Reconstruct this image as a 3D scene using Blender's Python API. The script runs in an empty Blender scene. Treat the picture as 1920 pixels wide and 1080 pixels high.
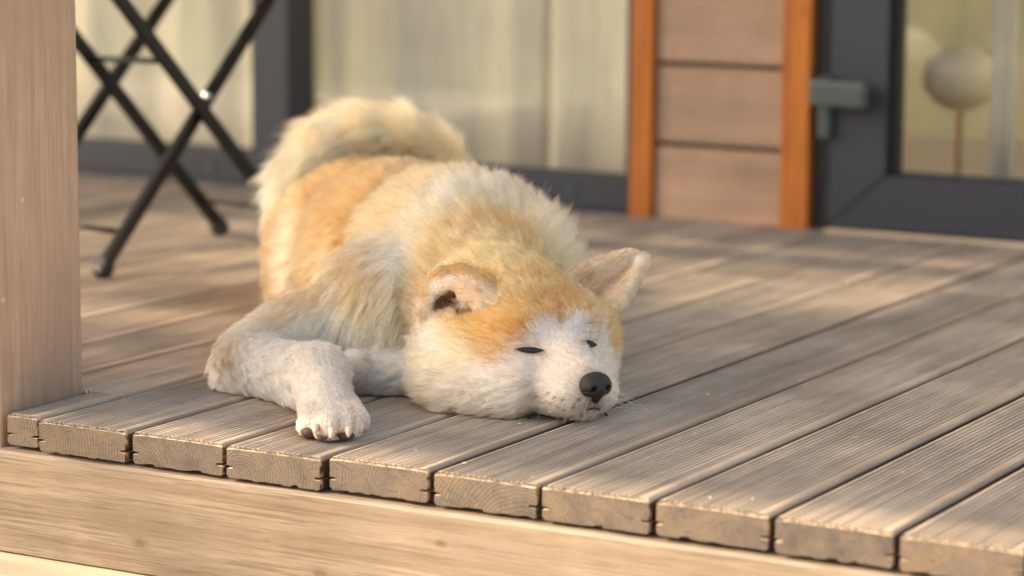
import bpy, bmesh, math, random
import numpy as np
from mathutils import Vector, Matrix
from mathutils.bvhtree import BVHTree
from mathutils.kdtree import KDTree

rng = np.random.default_rng(7)
random.seed(7)
SC = bpy.context.scene
COL = SC.collection

# ------------------------------------------------------------------ camera
F_PX = 5137.5                                   # focal length, in pixels of a 1920 wide frame
CAM = np.array([1.94037, -2.20115, 0.575846])
R_ = np.array([0.86912762, 0.4945494, 0.00616992])
U_ = np.array([-0.08079123, 0.12965417, 0.9882624])
F_ = np.array([-0.48794462, 0.85942463, -0.15264128])
cd = bpy.data.cameras.new('camera'); cam = bpy.data.objects.new('camera', cd); COL.objects.link(cam)
M = Matrix.Identity(4)
for i in range(3):
    M[i][0] = R_[i]; M[i][1] = U_[i]; M[i][2] = -F_[i]; M[i][3] = CAM[i]
cam.matrix_world = M
cd.sensor_width = 36; cd.lens = F_PX * 36 / 1920
cd.clip_start = 0.05; cd.clip_end = 400
cd.dof.use_dof = True; cd.dof.focus_distance = 2.84; cd.dof.aperture_fstop = 3.3
cd.dof.aperture_blades = 0
SC.camera = cam

# ------------------------------------------------------------------ sky, sun, exposure
SUN_EL = math.radians(39)
SUN_DIR = np.array([0.853 * math.cos(SUN_EL), 0.522 * math.cos(SUN_EL), -math.sin(SUN_EL)])   # the way light travels
w = bpy.data.worlds.new('World'); SC.world = w; w.use_nodes = True
nt = w.node_tree
sky = nt.nodes.new('ShaderNodeTexSky'); sky.sky_type = 'NISHITA'; sky.sun_disc = False
sky.sun_elevation = SUN_EL
sky.sun_rotation = math.atan2(-SUN_DIR[0], -SUN_DIR[1])
sky.dust_density = 3.0; sky.air_density = 0.85; sky.ozone_density = 0.55
bg = nt.nodes['Background']; bg.inputs['Strength'].default_value = 0.15
nt.links.new(sky.outputs[0], bg.inputs['Color'])
sl = bpy.data.lights.new('sun', 'SUN'); sl.energy = 2.5; sl.angle = math.radians(0.9); sl.color = (1.0, 0.94, 0.86)
so = bpy.data.objects.new('sun', sl); COL.objects.link(so)
so.rotation_euler = Vector(SUN_DIR).to_track_quat('-Z', 'Y').to_euler()
so.location = (-5, -4, 6)
SC.view_settings.view_transform = 'Standard'; SC.view_settings.look = 'None'
SC.view_settings.exposure = 1.66; SC.view_settings.gamma = 1.0
SC.view_settings.use_curve_mapping = False
SC.view_settings.use_white_balance = True; SC.view_settings.white_balance_temperature = 7550; SC.view_settings.white_balance_tint = 10
SC.cycles.use_denoising = True
SC.cycles.max_bounces = 14; SC.cycles.diffuse_bounces = 5; SC.cycles.glossy_bounces = 6
SC.cycles.transmission_bounces = 14; SC.cycles.transparent_max_bounces = 16
SC.cycles_curves.shape = 'RIBBONS'

# ------------------------------------------------------------------ helpers
def lin(r, g, b):
    f = lambda c: (c / 255 / 12.92) if c / 255 <= 0.04045 else ((c / 255 + 0.055) / 1.055) ** 2.4
    return (f(r), f(g), f(b), 1.0)

def W(x, y, d):
    """a point seen at photo pixel x, y and standing d metres deep"""
    return CAM + d * (F_ + (x - 960) / F_PX * R_ + (540 - y) / F_PX * U_)

def WZ(x, y, z=0.0):
    """the point of the level z seen at photo pixel x, y"""
    d = F_ + (x - 960) / F_PX * R_ + (540 - y) / F_PX * U_
    return CAM + (z - CAM[2]) / d[2] * d

def tag(o, label=None, cat=None, group=None, kind=None):
    if label: o['label'] = label
    if cat: o['category'] = cat
    if group: o['group'] = group
    if kind: o['kind'] = kind
    return o

def empty(name, loc=(0, 0, 0)):
    o = bpy.data.objects.new(name, None); o.empty_display_size = 0.05
    o.location = loc; COL.objects.link(o); return o

def link(name, me, parent=None, mat=None, smooth=False):
    if mat and not me.materials: me.materials.append(mat)
    if smooth:
        me.shade_smooth()
    o = bpy.data.objects.new(name, me); COL.objects.link(o)
    if parent is not None:
        o.parent = parent
        o.matrix_parent_inverse = Matrix.Translation(-Vector(parent.location))
    return o

def obj(name, bm, mat=None, parent=None, smooth=False):
    me = bpy.data.meshes.new(name); bm.normal_update(); bm.to_mesh(me); bm.free()
    return link(name, me, parent, mat, smooth)

def box(bm, a, b, bev=0.0):
    a = Vector(a); b = Vector(b)
    r = bmesh.ops.create_cube(bm, size=1)
    vs = r['verts']
    bmesh.ops.scale(bm, vec=(b - a), verts=vs); bmesh.ops.translate(bm, vec=(a + b) / 2, verts=vs)
    if bev > 0:
        es = list({e for v in vs for e in v.link_edges})
        bmesh.ops.bevel(bm, geom=es, offset=bev, segments=2, affect='EDGES', profile=0.6)

def boxobj(name, a, b, mat, parent=None, bev=0.0):
    bm = bmesh.new(); box(bm, a, b, bev); return obj(name, bm, mat, parent)

def bar(bm, p, q, w_, h_, up=(0, 0, 1), bev=0.0):
    p = Vector(p); q = Vector(q); t = (q - p); L = t.length; t.normalize()
    s = t.cross(Vector(up)).normalized(); u = s.cross(t)
    r = bmesh.ops.create_cube(bm, size=1); vs = r['verts']
    bmesh.ops.scale(bm, vec=(w_, L, h_), verts=vs)
    m = Matrix((s, t, u)).transposed().to_4x4(); m.translation = (p + q) / 2
    bmesh.ops.transform(bm, matrix=m, verts=vs)
    if bev > 0:
        es = list({e for v in vs for e in v.link_edges})
        bmesh.ops.bevel(bm, geom=es, offset=bev, segments=2, affect='EDGES', profile=0.6)

def tube(bm, pts, rad, n=8):
    pts = [Vector([float(q) for q in p]) for p in pts]
    rad = rad if hasattr(rad, '__len__') else [rad] * len(pts)
    rings = []
    for i, p in enumerate(pts):
        t = (pts[min(i + 1, len(pts) - 1)] - pts[max(i - 1, 0)]).normalized()
        a = t.orthogonal().normalized() if i == 0 else (rings_a - t * rings_a.dot(t)).normalized()
        rings_a = a; b = t.cross(a)
        rings.append([bm.verts.new(p + float(rad[i]) * (math.cos(k * 2 * math.pi / n) * a + math.sin(k * 2 * math.pi / n) * b)) for k in range(n)])
    for i in range(len(rings) - 1):
        for k in range(n):
            bm.faces.new((rings[i][k], rings[i][(k + 1) % n], rings[i + 1][(k + 1) % n], rings[i + 1][k]))
    bm.faces.new(rings[0][::-1]); bm.faces.new(rings[-1])

def extrude_profile(bm, prof, y0, y1, plane='xz'):
    """prof: closed polygon (u,v); extruded from y0 to y1 along Y"""
    n = len(prof)
    A = [bm.verts.new((u, y0, v)) for u, v in prof]; B = [bm.verts.new((u, y1, v)) for u, v in prof]
    for i in range(n):
        j = (i + 1) % n
        bm.faces.new((A[i], B[i], B[j], A[j]))
    from mathutils.geometry import tessellate_polygon
    for a_, b_, c_ in tessellate_polygon([[Vector((u, v, 0)) for u, v in prof]]):
        bm.faces.new((A[a_], A[b_], A[c_])); bm.faces.new((B[c_], B[b_], B[a_]))
    bmesh.ops.recalc_face_normals(bm, faces=bm.faces)

# ------------------------------------------------------------------ materials
class NT:
    def __init__(s, name):
        s.m = bpy.data.materials.new(name); s.m.use_nodes = True; s.t = s.m.node_tree
        s.b = s.t.nodes['Principled BSDF']; s.out = s.t.nodes['Material Output']
    def n(s, typ, **kw):
        nd = s.t.nodes.new(typ)
        for k, v in kw.items():
            if k in nd.inputs: s.set(nd.inputs[k], v)
            else: setattr(nd, k, v)
        return nd
    def set(s, sock, v):
        if isinstance(v, bpy.types.NodeSocket): s.t.links.new(v, sock)
        else: sock.default_value = v
    def coord(s, scale=(1, 1, 1), rand=0.0, rot=(0, 0, 0)):
        tc = s.n('ShaderNodeTexCoord')
        v = tc.outputs['Object']
        if rand:
            oi = s.n('ShaderNodeObjectInfo')
            mul = s.n('ShaderNodeVectorMath', operation='SCALE'); mul.inputs[0].default_value = (rand, rand * 1.7, rand * 0.6)
            s.set(mul.inputs['Scale'], oi.outputs['Random'])
            add = s.n('ShaderNodeVectorMath', operation='ADD'); s.set(add.inputs[0], v); s.set(add.inputs[1], mul.outputs[0]); v = add.outputs[0]
        mp = s.n('ShaderNodeMapping'); s.set(mp.inputs['Vector'], v)
        mp.inputs['Scale'].default_value = scale; mp.inputs['Rotation'].default_value = rot
        return mp.outputs[0]
    def noise(s, vec, scale, detail=4, rough=0.55, dist=0.0):
        nd = s.n('ShaderNodeTexNoise'); s.set(nd.inputs['Vector'], vec)
        nd.inputs['Scale'].default_value = scale; nd.inputs['Detail'].default_value = detail
        nd.inputs['Roughness'].default_value = rough; nd.inputs['Distortion'].default_value = dist
        return nd.outputs['Fac']
    def ramp(s, fac, stops, interp='LINEAR'):
        nd = s.n('ShaderNodeValToRGB'); s.set(nd.inputs['Fac'], fac); cr = nd.color_ramp; cr.interpolation = interp
        while len(cr.elements) < len(stops): cr.elements.new(0.5)
        for e, (p, c) in zip(cr.elements, stops):
            e.position = p; e.color = c if hasattr(c, '__len__') else (c, c, c, 1)
        return nd.outputs['Color']
    def mix(s, fac, a, b, blend='MIX'):
        nd = s.n('ShaderNodeMix', data_type='RGBA', blend_type=blend)
        s.set(nd.inputs[0], fac); s.set(nd.inputs[6], a); s.set(nd.inputs[7], b)
        return nd.outputs[2]
    def math(s, op, a, b=0.0, c=0.0):
        nd = s.n('ShaderNodeMath', operation=op)
        for i, v in enumerate((a, b, c)): s.set(nd.inputs[i], v)
        return nd.outputs[0]
    def bump(s, h, strength=0.3, dist=0.002):
        nd = s.n('ShaderNodeBump'); s.set(nd.inputs['Height'], h)
        nd.inputs['Strength'].default_value = strength; nd.inputs['Distance'].default_value = dist
        s.t.links.new(nd.outputs[0], s.b.inputs['Normal'])
    def base(s, col, rough=0.6, spec=0.5, metal=0.0):
        s.set(s.b.inputs['Base Color'], col); s.set(s.b.inputs['Roughness'], rough)
        s.b.inputs['Specular IOR Level'].default_value = spec; s.b.inputs['Metallic'].default_value = metal
        return s.m

def wood(name, dark, mid, light, axis='y', ringy=True, rough=0.6, grain=60, end=None, blotch=0.5, spec=0.35, varied=0.5, bumpy=0.4, fib=0.7, lines=0.0, margin=None, knots=()):
    t = NT(name)
    st = {'y': (1, 0.06, 1), 'x': (0.06, 1, 1), 'z': (1, 1, 0.06)}[axis]
    v = t.coord(st, rand=7.3)
    n1 = t.noise(v, grain, 6, 0.6, 0.6)
    n2 = t.noise(v, grain * 0.22, 3, 0.5, 1.2)
    v2 = t.coord((1, 1, 1), rand=4.1)
    nb = t.noise(v2, 6, 4, 0.6)
    fibre = t.noise(v, grain * 5, 3, 0.7)
    c = t.ramp(n1, [(0.28, dark), (0.5, mid), (0.74, light)])
    c2 = t.ramp(n2, [(0.3, dark), (0.55, mid), (0.75, light)])
    c = t.mix(0.3 if lines else 0.45, c, c2)
    tone = t.ramp(nb, [(0.3, 0.62), (0.7, 1.18)])
    c = t.mix(blotch, c, tone, 'MULTIPLY')
    oi = t.n('ShaderNodeObjectInfo')
    pr = t.ramp(oi.outputs['Random'], [(0, (0.8, 0.79, 0.8, 1)), (0.5, (1, 1, 1, 1)), (1, (1.16, 1.1, 1.03, 1))])
    c = t.mix(varied, c, pr, 'MULTIPLY')
    fb = t.ramp(fibre, [(0.3, 0.82), (0.65, 1.08)])
    c = t.mix(fib, c, fb, 'MULTIPLY')
    if lines:
        st2 = {'y': (1, 0.018, 1), 'x': (0.018, 1, 1), 'z': (1, 1, 0.018)}[axis]
        vl = t.coord(st2, rand=5.1)
        wv = t.noise(vl, grain * 3.4, 3, 0.65, 0.25); env = t.noise(t.coord((.5, .5, .5), rand=1.9), 5, 2)
        ln = t.math('MULTIPLY', t.ramp(wv, [(0.40, 1), (0.475, 0)]), t.ramp(env, [(0.35, .35), (0.6, 1)]))
        c = t.mix(t.math('MULTIPLY', ln, lines), c, (dark[0] * .55, dark[1] * .5, dark[2] * .45, 1))
        rg = t.n('ShaderNodeTexWave', wave_type='RINGS', rings_direction={'y': 'Y', 'x': 'X', 'z': 'Z'}[axis])
        t.set(rg.inputs['Vector'], t.coord({'y': (1, .05, 1), 'x': (.05, 1, 1), 'z': (1, 1, .05)}[axis], rand=2.2))
        rg.inputs['Scale'].default_value = 26; rg.inputs['Distortion'].default_value = 3.5; rg.inputs['Detail'].default_value = 2; rg.inputs['Detail Scale'].default_value = 1.2
        c = t.mix(t.math('MULTIPLY', t.ramp(rg.outputs['Fac'], [(0.62, 0), (0.95, 1)]), lines * .55), c, (dark[0] * .8, dark[1] * .72, dark[2] * .62, 1))
    for kx, kz in knots:
        tk = t.n('ShaderNodeTexCoord'); sk = t.n('ShaderNodeSeparateXYZ'); t.set(sk.inputs[0], tk.outputs['Object'])
        ax_ = t.math('MULTIPLY', t.math('SUBTRACT', sk.outputs['X'], kx), .55); az_ = t.math('SUBTRACT', sk.outputs['Z'], kz)
        rk = t.math('ADD', t.math('SQRT', t.math('ADD', t.math('MULTIPLY', ax_, ax_), t.math('MULTIPLY', az_, az_))), t.math('MULTIPLY', t.math('SUBTRACT', t.noise(t.coord((1, 1, 1)), 180, 3), .5), .003))
        kr = t.math('MULTIPLY', t.ramp(t.math('MULTIPLY_ADD', t.math('SINE', t.math('MULTIPLY', rk, 3200)), .5, .5), [(.2, .25), (.8, 1)]), t.ramp(t.math('MULTIPLY', rk, 100), [(.25, .85), (.6, .25), (1.0, 0)]))
        c = t.mix(kr, c, (dark[0] * .45, dark[1] * .36, dark[2] * .28, 1))
    if margin:
        tcm = t.n('ShaderNodeTexCoord'); sxm = t.n('ShaderNodeSeparateXYZ'); t.set(sxm.inputs[0], tcm.outputs['Object'])
        c = t.mix(t.ramp(t.math('MULTIPLY', sxm.outputs['X'], 5.0), [(BW * 5 - .055, 0), (BW * 5 - .045, 1)]), c, margin, 'MULTIPLY')
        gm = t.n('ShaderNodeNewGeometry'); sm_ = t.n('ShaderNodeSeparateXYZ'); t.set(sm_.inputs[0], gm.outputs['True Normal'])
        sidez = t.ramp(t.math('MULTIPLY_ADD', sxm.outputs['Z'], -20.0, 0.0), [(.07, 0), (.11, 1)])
        c = t.mix(t.math('MULTIPLY', sidez, t.ramp(t.math('ABSOLUTE', sm_.outputs['X']), [(.80, 0), (.97, 1)])), c, (dark[0] * .2, dark[1] * .16, dark[2] * .13, 1))  # side faces coloured near black, putting the shade of the gaps into the colour
    # small knots, chips and specks
    vo = t.n('ShaderNodeTexVoronoi'); t.set(vo.inputs['Vector'], t.coord((1, 0.55, 1) if axis == 'y' else (0.55, 1, 1) if axis == 'x' else (1, 1, .55), rand=3.3)); vo.inputs['Scale'].default_value = 13
    sp = t.ramp(vo.outputs['Distance'], [(0.03, 1.0), (0.075, 0.0)])
    sel = t.ramp(vo.outputs['Color'], [(0.62, 0.0), (0.7, 1.0)])
    m_ = t.math('MULTIPLY', t.math('MULTIPLY', sp, sel), 0.75)
    c = t.mix(m_, c, (dark[0] * .35, dark[1] * .32, dark[2] * .3, 1))
    vo2 = t.n('ShaderNodeTexVoronoi'); t.set(vo2.inputs['Vector'], t.coord((1, 1, 1), rand=5.9)); vo2.inputs['Scale'].default_value = 24
    sp2 = t.ramp(vo2.outputs['Distance'], [(0.03, 1.0), (0.09, 0.0)])
    sel2 = t.ramp(vo2.outputs['Color'], [(0.66, 0.0), (0.72, 1.0)])
    c = t.mix(t.math('MULTIPLY', t.math('MULTIPLY', sp2, sel2), 0.5), c, (min(1, light[0] * 1.5), light[1] * 1.45, light[2] * 1.35, 1))
    if end:                      # sawn ends: growth rings and worn arrises
        tc = t.n('ShaderNodeTexCoord'); sx = t.n('ShaderNodeSeparateXYZ'); t.set(sx.inputs[0], tc.outputs['Object'])
        geo = t.n('ShaderNodeNewGeometry'); sn = t.n('ShaderNodeSeparateXYZ'); t.set(sn.inputs[0], geo.outputs['Normal'])
        isend = t.ramp(t.math('ABSOLUTE', sn.outputs['Y']), [(0.6, 0), (0.85, 1)])
        r1 = t.math('ADD', t.math('MULTIPLY', t.math('FRACT', t.math('MULTIPLY', oi.outputs['Random'], 13.3)), 0.20), -0.04)
        cz = t.math('ADD', t.math('MULTIPLY', t.math('FRACT', t.math('MULTIPLY', oi.outputs['Random'], 7.7)), -0.10), 0.035)
        dx = t.math('SUBTRACT', sx.outputs['X'], r1); dz = t.math('SUBTRACT', sx.outputs['Z'], cz)
        wob = t.math('MULTIPLY', t.math('SUBTRACT', t.noise(t.coord((1, 1, 1), rand=9), 38, 4), 0.5), 0.013)
        rad = t.math('ADD', t.math('SQRT', t.math('ADD', t.math('MULTIPLY', dx, dx), t.math('MULTIPLY', dz, dz))), wob)
        ring = t.math('SINE', t.math('MULTIPLY', rad, t.math('MULTIPLY_ADD', oi.outputs['Random'], 900.0, 1500.0)))
        ec = t.ramp(t.math('MULTIPLY_ADD', ring, 0.5, 0.5), [(0.0, end[0]), (0.55, end[1]), (1.0, end[2])])
        eb = t.ramp(t.noise(t.coord((1, 1, 1), rand=2.7), 28, 5, 0.65), [(0.3, (0.5, 0.53, 0.6, 1)), (0.5, (0.95, 0.92, 0.9, 1)), (0.72, (1.4, 1.22, 0.98, 1))])
        ec = t.mix(0.85, ec, eb, 'MULTIPLY')
        # radial drying cracks
        ang = t.math('ARCTAN2', dz, dx)
        crk = t.n('ShaderNodeTexNoise'); crk.noise_dimensions = '2D'
        cv = t.n('ShaderNodeCombineXYZ'); t.set(cv.inputs[0], t.math('MULTIPLY', ang, 5.0)); t.set(cv.inputs[1], t.math('MULTIPLY_ADD', rad, 9, t.math('MULTIPLY', oi.outputs['Random'], 30)))
        t.set(crk.inputs['Vector'], cv.outputs[0]); crk.inputs['Scale'].default_value = 3.0; crk.inputs['Detail'].default_value = 2
        ck = t.ramp(crk.outputs['Fac'], [(0.482, 0), (0.497, 1), (0.503, 1), (0.518, 0)])
        ec = t.mix(t.math('MULTIPLY', ck, 0.55), ec, (0.02, 0.014, 0.01, 1))
        c = t.mix(isend, c, ec)
        wear = t.math('MULTIPLY', t.ramp(sx.outputs['Y'], [(0.0, 1), (0.0075, 0)]), t.ramp(t.noise(t.coord((1, 1, 1), rand=6.1), 150, 3), [(0.4, 0.0), (0.6, 1.0)]))
        wear = t.math('MULTIPLY', wear, t.math('SUBTRACT', 1.0, isend))
        c = t.mix(t.math('MULTIPLY', wear, 0.75), c, (light[0] * 1.7, light[1] * 1.5, light[2] * 1.25, 1))
    t.bump(t.math('ADD', t.math('MULTIPLY', fibre, 0.5), n1), bumpy, 0.0015)
    return t.base(c, t.ramp(nb, [(0.3, rough - 0.1), (0.7, rough + 0.12)]), spec)

P = 0.12          # board pitch
BW = 0.1118       # board width
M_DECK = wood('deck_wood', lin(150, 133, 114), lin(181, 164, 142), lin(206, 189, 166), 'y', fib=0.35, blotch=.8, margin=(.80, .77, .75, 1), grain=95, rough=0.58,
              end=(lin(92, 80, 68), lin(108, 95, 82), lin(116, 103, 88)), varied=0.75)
M_BEAM = wood('beam_wood', lin(126, 109, 89), lin(146, 128, 106), lin(162, 143, 120), 'x', lines=.6, grain=105, knots=((.258, -.114), (.479, -.117), (.95, -.075)), fib=.9, rough=0.62, blotch=0.3, varied=0.0)
M_STEP = wood('step_wood', lin(176, 152, 122), lin(206, 184, 152), lin(220, 201, 172), 'x', grain=60, rough=0.65, blotch=0.2, varied=0.0)
M_POST = wood('post_wood', lin(164, 136, 114), lin(182, 152, 127), lin(196, 166, 139), 'z', lines=.16, fib=.3, grain=85, rough=0.6, blotch=0.4, varied=0.0, spec=0.3)
M_SIDING = wood('siding_wood', lin(140, 114, 94), lin(172, 142, 117), lin(196, 150, 114), 'x', grain=30, rough=0.6, blotch=0.7, varied=0.6)
M_TRIM = wood('trim_wood', lin(138, 72, 22), lin(186, 106, 38), lin(206, 128, 54), 'z', grain=50, rough=0.45, blotch=0.4, varied=0.2)
M_ROOF = wood('roof_wood', lin(150, 120, 95), lin(180, 150, 120), lin(200, 170, 140), 'x', grain=40)

def plain(name, col, rough=0.5, spec=0.5, metal=0.0, nscale=40, var=0.12, bump=0.0):
    t = NT(name)
    n = t.noise(t.coord(), nscale, 4)
    c = t.mix(1.0, col, t.ramp(n, [(0.3, 1 - var), (0.7, 1 + var)]), 'MULTIPLY')
    if bump: t.bump(n, bump, 0.001)
    return t.base(c, rough, spec, metal)

M_FRAME = plain('anthracite_frame', lin(40, 43, 52), 0.5, 0.5, nscale=120, var=0.05)
M_GASKET = plain('rubber_gasket', (0.008, 0.008, 0.008, 1), 0.6)
M_HANDLE = plain('handle_metal', lin(64, 76, 74), 0.3, 0.6, nscale=90, var=0.08)
M_CHAIR = plain('black_powder_coat', (0.004, 0.004, 0.004, 1), 0.33, 0.3, nscale=300, var=0.2)
M_STEEL = plain('zinc_bolt', (.75, .74, .72, 1), .22, .5, 1.0)
M_RUBBER = plain('rubber_foot', (0.012, 0.012, 0.012, 1), 0.7)
M_ROOM = plain('room_plaster', lin(205, 195, 178), 0.9)
M_FLOOR = plain('room_floor', lin(205, 185, 150), 0.4)
M_FLOOR2 = plain('dull_tan', lin(150, 138, 100), .8)
M_POUF = plain('cream_boucle', lin(228, 212, 178), 0.95, 0.1, nscale=180, var=0.15, bump=0.4)
M_CUSH = plain('tan_leather', lin(182, 130, 80), 0.6, 0.3, nscale=60, var=0.15)

def mat_glass():
    t = NT('window_glass')
    tr = t.n('ShaderNodeBsdfTransparent'); tr.inputs[0].default_value = (0.96, 0.97, 0.955, 1)
    gl = t.n('ShaderNodeBsdfGlossy'); gl.inputs['Roughness'].default_value = 0.0
    geo = t.n('ShaderNodeNewGeometry'); dt = t.n('ShaderNodeVectorMath', operation='DOT_PRODUCT')
    t.set(dt.inputs[0], geo.outputs['Normal']); t.set(dt.inputs[1], geo.outputs['Incoming'])
    ic = t.math('SUBTRACT', 1.0, t.math('ABSOLUTE', dt.outputs['Value']))
    fr = t.math('MULTIPLY_ADD', t.math('POWER', ic, 5.0), 0.9, 0.10)      # two faces of a double glazed unit
    mx = t.n('ShaderNodeMixShader'); t.set(mx.inputs[0], fr); t.set(mx.inputs[1], tr.outputs[0]); t.set(mx.inputs[2], gl.outputs[0])
    t.set(t.out.inputs['Surface'], mx.outputs[0]); return t.m
M_GLASS = mat_glass()

def mat_curtain():
    t = NT('curtain_linen')
    n = t.noise(t.coord((1, 1, 0.15)), 60, 5)
    c = t.mix(1.0, lin(240, 230, 206), t.ramp(n, [(0.3, 0.9), (0.7, 1.06)]), 'MULTIPLY')
    t.base(c, 0.9, 0.1)
    tl = t.n('ShaderNodeBsdfTranslucent'); t.set(tl.inputs['Color'], c)
    mx = t.n('ShaderNodeMixShader'); mx.inputs[0].default_value = 0.15
    t.set(mx.inputs[1], t.b.outputs[0]); t.set(mx.inputs[2], tl.outputs[0]); t.set(t.out.inputs['Surface'], mx.outputs[0])
    return t.m
M_CURTAIN = mat_curtain()

def mat_lawn():
    t = NT('lawn_ground')
    v = t.coord()
    n = t.noise(v, 0.7, 6, 0.6); n2 = t.noise(v, 40, 4, 0.7)
    c = t.ramp(n, [(0.3, (0.055, 0.085, 0.018, 1)), (0.6, (0.10, 0.13, 0.03, 1)), (0.8, (0.17, 0.15, 0.06, 1))])
    c = t.mix(0.6, c, t.ramp(n2, [(0.3, 0.6), (0.7, 1.3)]), 'MULTIPLY')
    t.bump(n2, 0.6, 0.02)
    return t.base(c, 0.9, 0.2)
M_LAWN = mat_lawn()
M_PATH = plain('pale_paving', lin(206, 190, 166), 0.85, 0.3, nscale=9, var=0.15)
def mat_leaf(name, a, b):
    t = NT(name)
    oi = t.n('ShaderNodeNewGeometry')
    c = t.ramp(oi.outputs['Random Per Island'], [(0, a), (1, b)])
    t.base(c, 0.6, 0.3)
    tl = t.n('ShaderNodeBsdfTranslucent'); t.set(tl.inputs['Color'], c)
    mx = t.n('ShaderNodeMixShader'); mx.inputs[0].default_value = 0.35
    t.set(mx.inputs[1], t.b.outputs[0]); t.set(mx.inputs[2], tl.outputs[0]); t.set(t.out.inputs['Surface'], mx.outputs[0])
    return t.m
M_LEAF = mat_leaf('hedge_leaf', (0.035, 0.06, 0.012, 1), (0.11, 0.13, 0.03, 1))

# ------------------------------------------------------------------ setting: ground, deck
BW = 0.1118       # board width
TH = 0.0335       # board thickness
WALL = 1.849
bm = bmesh.new()
for x0, x1, y0, y1 in [(-120, 120, -120, 120)]:
    bmesh.ops.create_grid(bm, x_segments=2, y_segments=2, size=120)
g = obj('lawn', bm, M_LAWN); g.location = (0, 0, -0.42); tag(g, kind='structure')
pth = boxobj('path', (-9, -4.2, -0.42 - 0.05), (9, -0.36, -0.40), M_PATH, None, 0.01); tag(pth, kind='structure')  # unseen path, widened to bounce warm light onto the dog

deck = empty('deck', (0, 0, 0)); tag(deck, kind='structure')

def board_profile(wd, seed):
    """section of a ribbed decking board, x from 0 to wd, z from 0 down to -TH"""
    r = random.Random(seed)
    pts = []
    rr = 0.0045
    zt = 0.0
    # top left rounded corner
    for k in range(4):
        a = math.pi - k * math.pi / 6
        pts.append((rr + rr * math.cos(a), zt - rr + rr * math.sin(a)))
    flatl, flatr = 0.0065, 0.0095
    n = 16
    if wd < 0.09: n = 6; flatl = 0.006
    x0 = flatl; x1 = wd - flatr
    pit = (x1 - x0) / n
    pts.append((x0, zt))
    for i in range(n):
        a = x0 + i * pit
        dpt = 0.0030 + r.uniform(-0.0002, 0.0002)
        pts += [(a + 0.10 * pit, zt - dpt * 0.8), (a + 0.32 * pit, zt - dpt), (a + 0.52 * pit, zt - dpt * 0.8), (a + 0.62 * pit, zt - 0.0003), (a + 0.78 * pit, zt), (a + 0.94 * pit, zt - .0002)]
    rr = 0.0040
    for k in range(5):
        a = math.pi / 2 - k * math.pi / 8
        pts.append((wd - rr + rr * math.cos(a), zt - rr + rr * math.sin(a)))
    kz = -0.0222; kd = 0.0075
    pts += [(wd, kz + 0.0018), (wd - kd, kz + 0.0014), (wd - kd, kz - 0.0012), (wd, kz - 0.0016)]
    pts += [(wd, -TH + 0.002), (wd - 0.002, -TH)]
    # worn, slotted underside
    x = wd - 0.01
    while x > 0.02:
        stp = r.uniform(0.006, 0.012)
        up = r.choice([0, 0, 0, 0.0006, 0.0010, 0.0022])
        pts += [(x, -TH + up), (x - stp * 0.8, -TH + up * r.uniform(0.6, 1.0))]
        x -= stp
    pts += [(0.003, -TH), (0, -TH + 0.003), (0, kz - 0.0016), (kd, kz - 0.0012), (kd, kz + 0.0014), (0, kz + 0.0018)]
    return pts

def deck_board(k, y0, y1, seed, x_off=0.0):
    bm = bmesh.new(); r = random.Random(seed * 31 + 5)
    extrude_profile(bm, board_profile(BW - x_off, seed), 0.0, y1 - y0)
    # wear at the sawn front end
    for v in bm.verts:
        if v.co.y < 1e-6 and v.co.z > -0.003:
            v.co.y += r.uniform(0.0005, 0.0022); v.co.z -= r.uniform(0, 0.0007)
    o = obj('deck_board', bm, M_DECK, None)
    o.parent = deck
    o.location = (k * P + 0.0041 + x_off + r.uniform(-.0006, .0006), y0, r.uniform(-0.0009, 0.0009))
    return o

JOINT = 1.31
for k in range(-11, 13):
    fy = random.Random(k + 99).uniform(-0.003, 0.003)
    end = WALL + 0.02 if k < 2 else WALL + 0.075
    if k == 0:
        # this board is cut round the post
        deck_board(0, 0.004, 0.1475, 40, x_off=0.072)
        deck_board(0, 0.1485, end, 41)
    elif k in (-1, -2):
        deck_board(k, 0.1485 if k == -1 else fy, end, 50 + k)
    elif 1 < k < 7:
        deck_board(k, fy, JOINT + 0.02 * (k % 2) - 0.002, 100 + k); deck_board(k, JOINT + 0.02 * (k % 2) + 0.002, end, 200 + k)
    else:
        deck_board(k, fy, end, 100 + k)

# rim beam under the board ends, with a lower pale plank at its foot
def wavy_beam(name, x0, x1, y0, y1, z0, z1, mat, seed):
    r = random.Random(seed); bm = bmesh.new(); n = 140
    rows = []
    for i in range(n + 1):
        x = x0 + (x1 - x0) * i / n
        j = lambda s: r.uniform(-s, s)
        rows.append([bm.verts.new((x, y0 + j(.0004), z0)), bm.verts.new((x, y0 + j(.0003), z1 - 0.003)),
                     bm.verts.new((x, y0 + 0.003 + j(.0006), z1 + j(.0005))), bm.verts.new((x, y1, z1)), bm.verts.new((x, y1, z0))])
    for a, b in zip(rows[:-1], rows[1:]):
        for q in range(5):
            bm.faces.new((a[q], a[(q + 1) % 5], b[(q + 1) % 5], b[q]))
    bm.faces.new(rows[0]); bm.faces.new(rows[-1][::-1])
    bmesh.ops.recalc_face_normals(bm, faces=bm.faces)
    return obj(name, bm, mat, deck)
wavy_beam('rim_beam', -1.5, 1.65, -0.008, 0.04, -0.146, -0.0375, M_BEAM, 3)
boxobj('joist', (-1.5, 0.3, -0.2), (1.65, 0.35, -0.0375), M_BEAM, deck)
boxobj('joist', (-1.5, 0.9, -0.2), (1.65, 0.95, -0.0375), M_BEAM, deck)
boxobj('joist', (-1.5, 1.5, -0.2), (1.65, 1.55, -0.0375), M_BEAM, deck)
step = boxobj('step_plank', (-1.4, -0.30, -0.183), (1.5, 0.03, -0.148), M_STEP, deck, 0.003)
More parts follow.
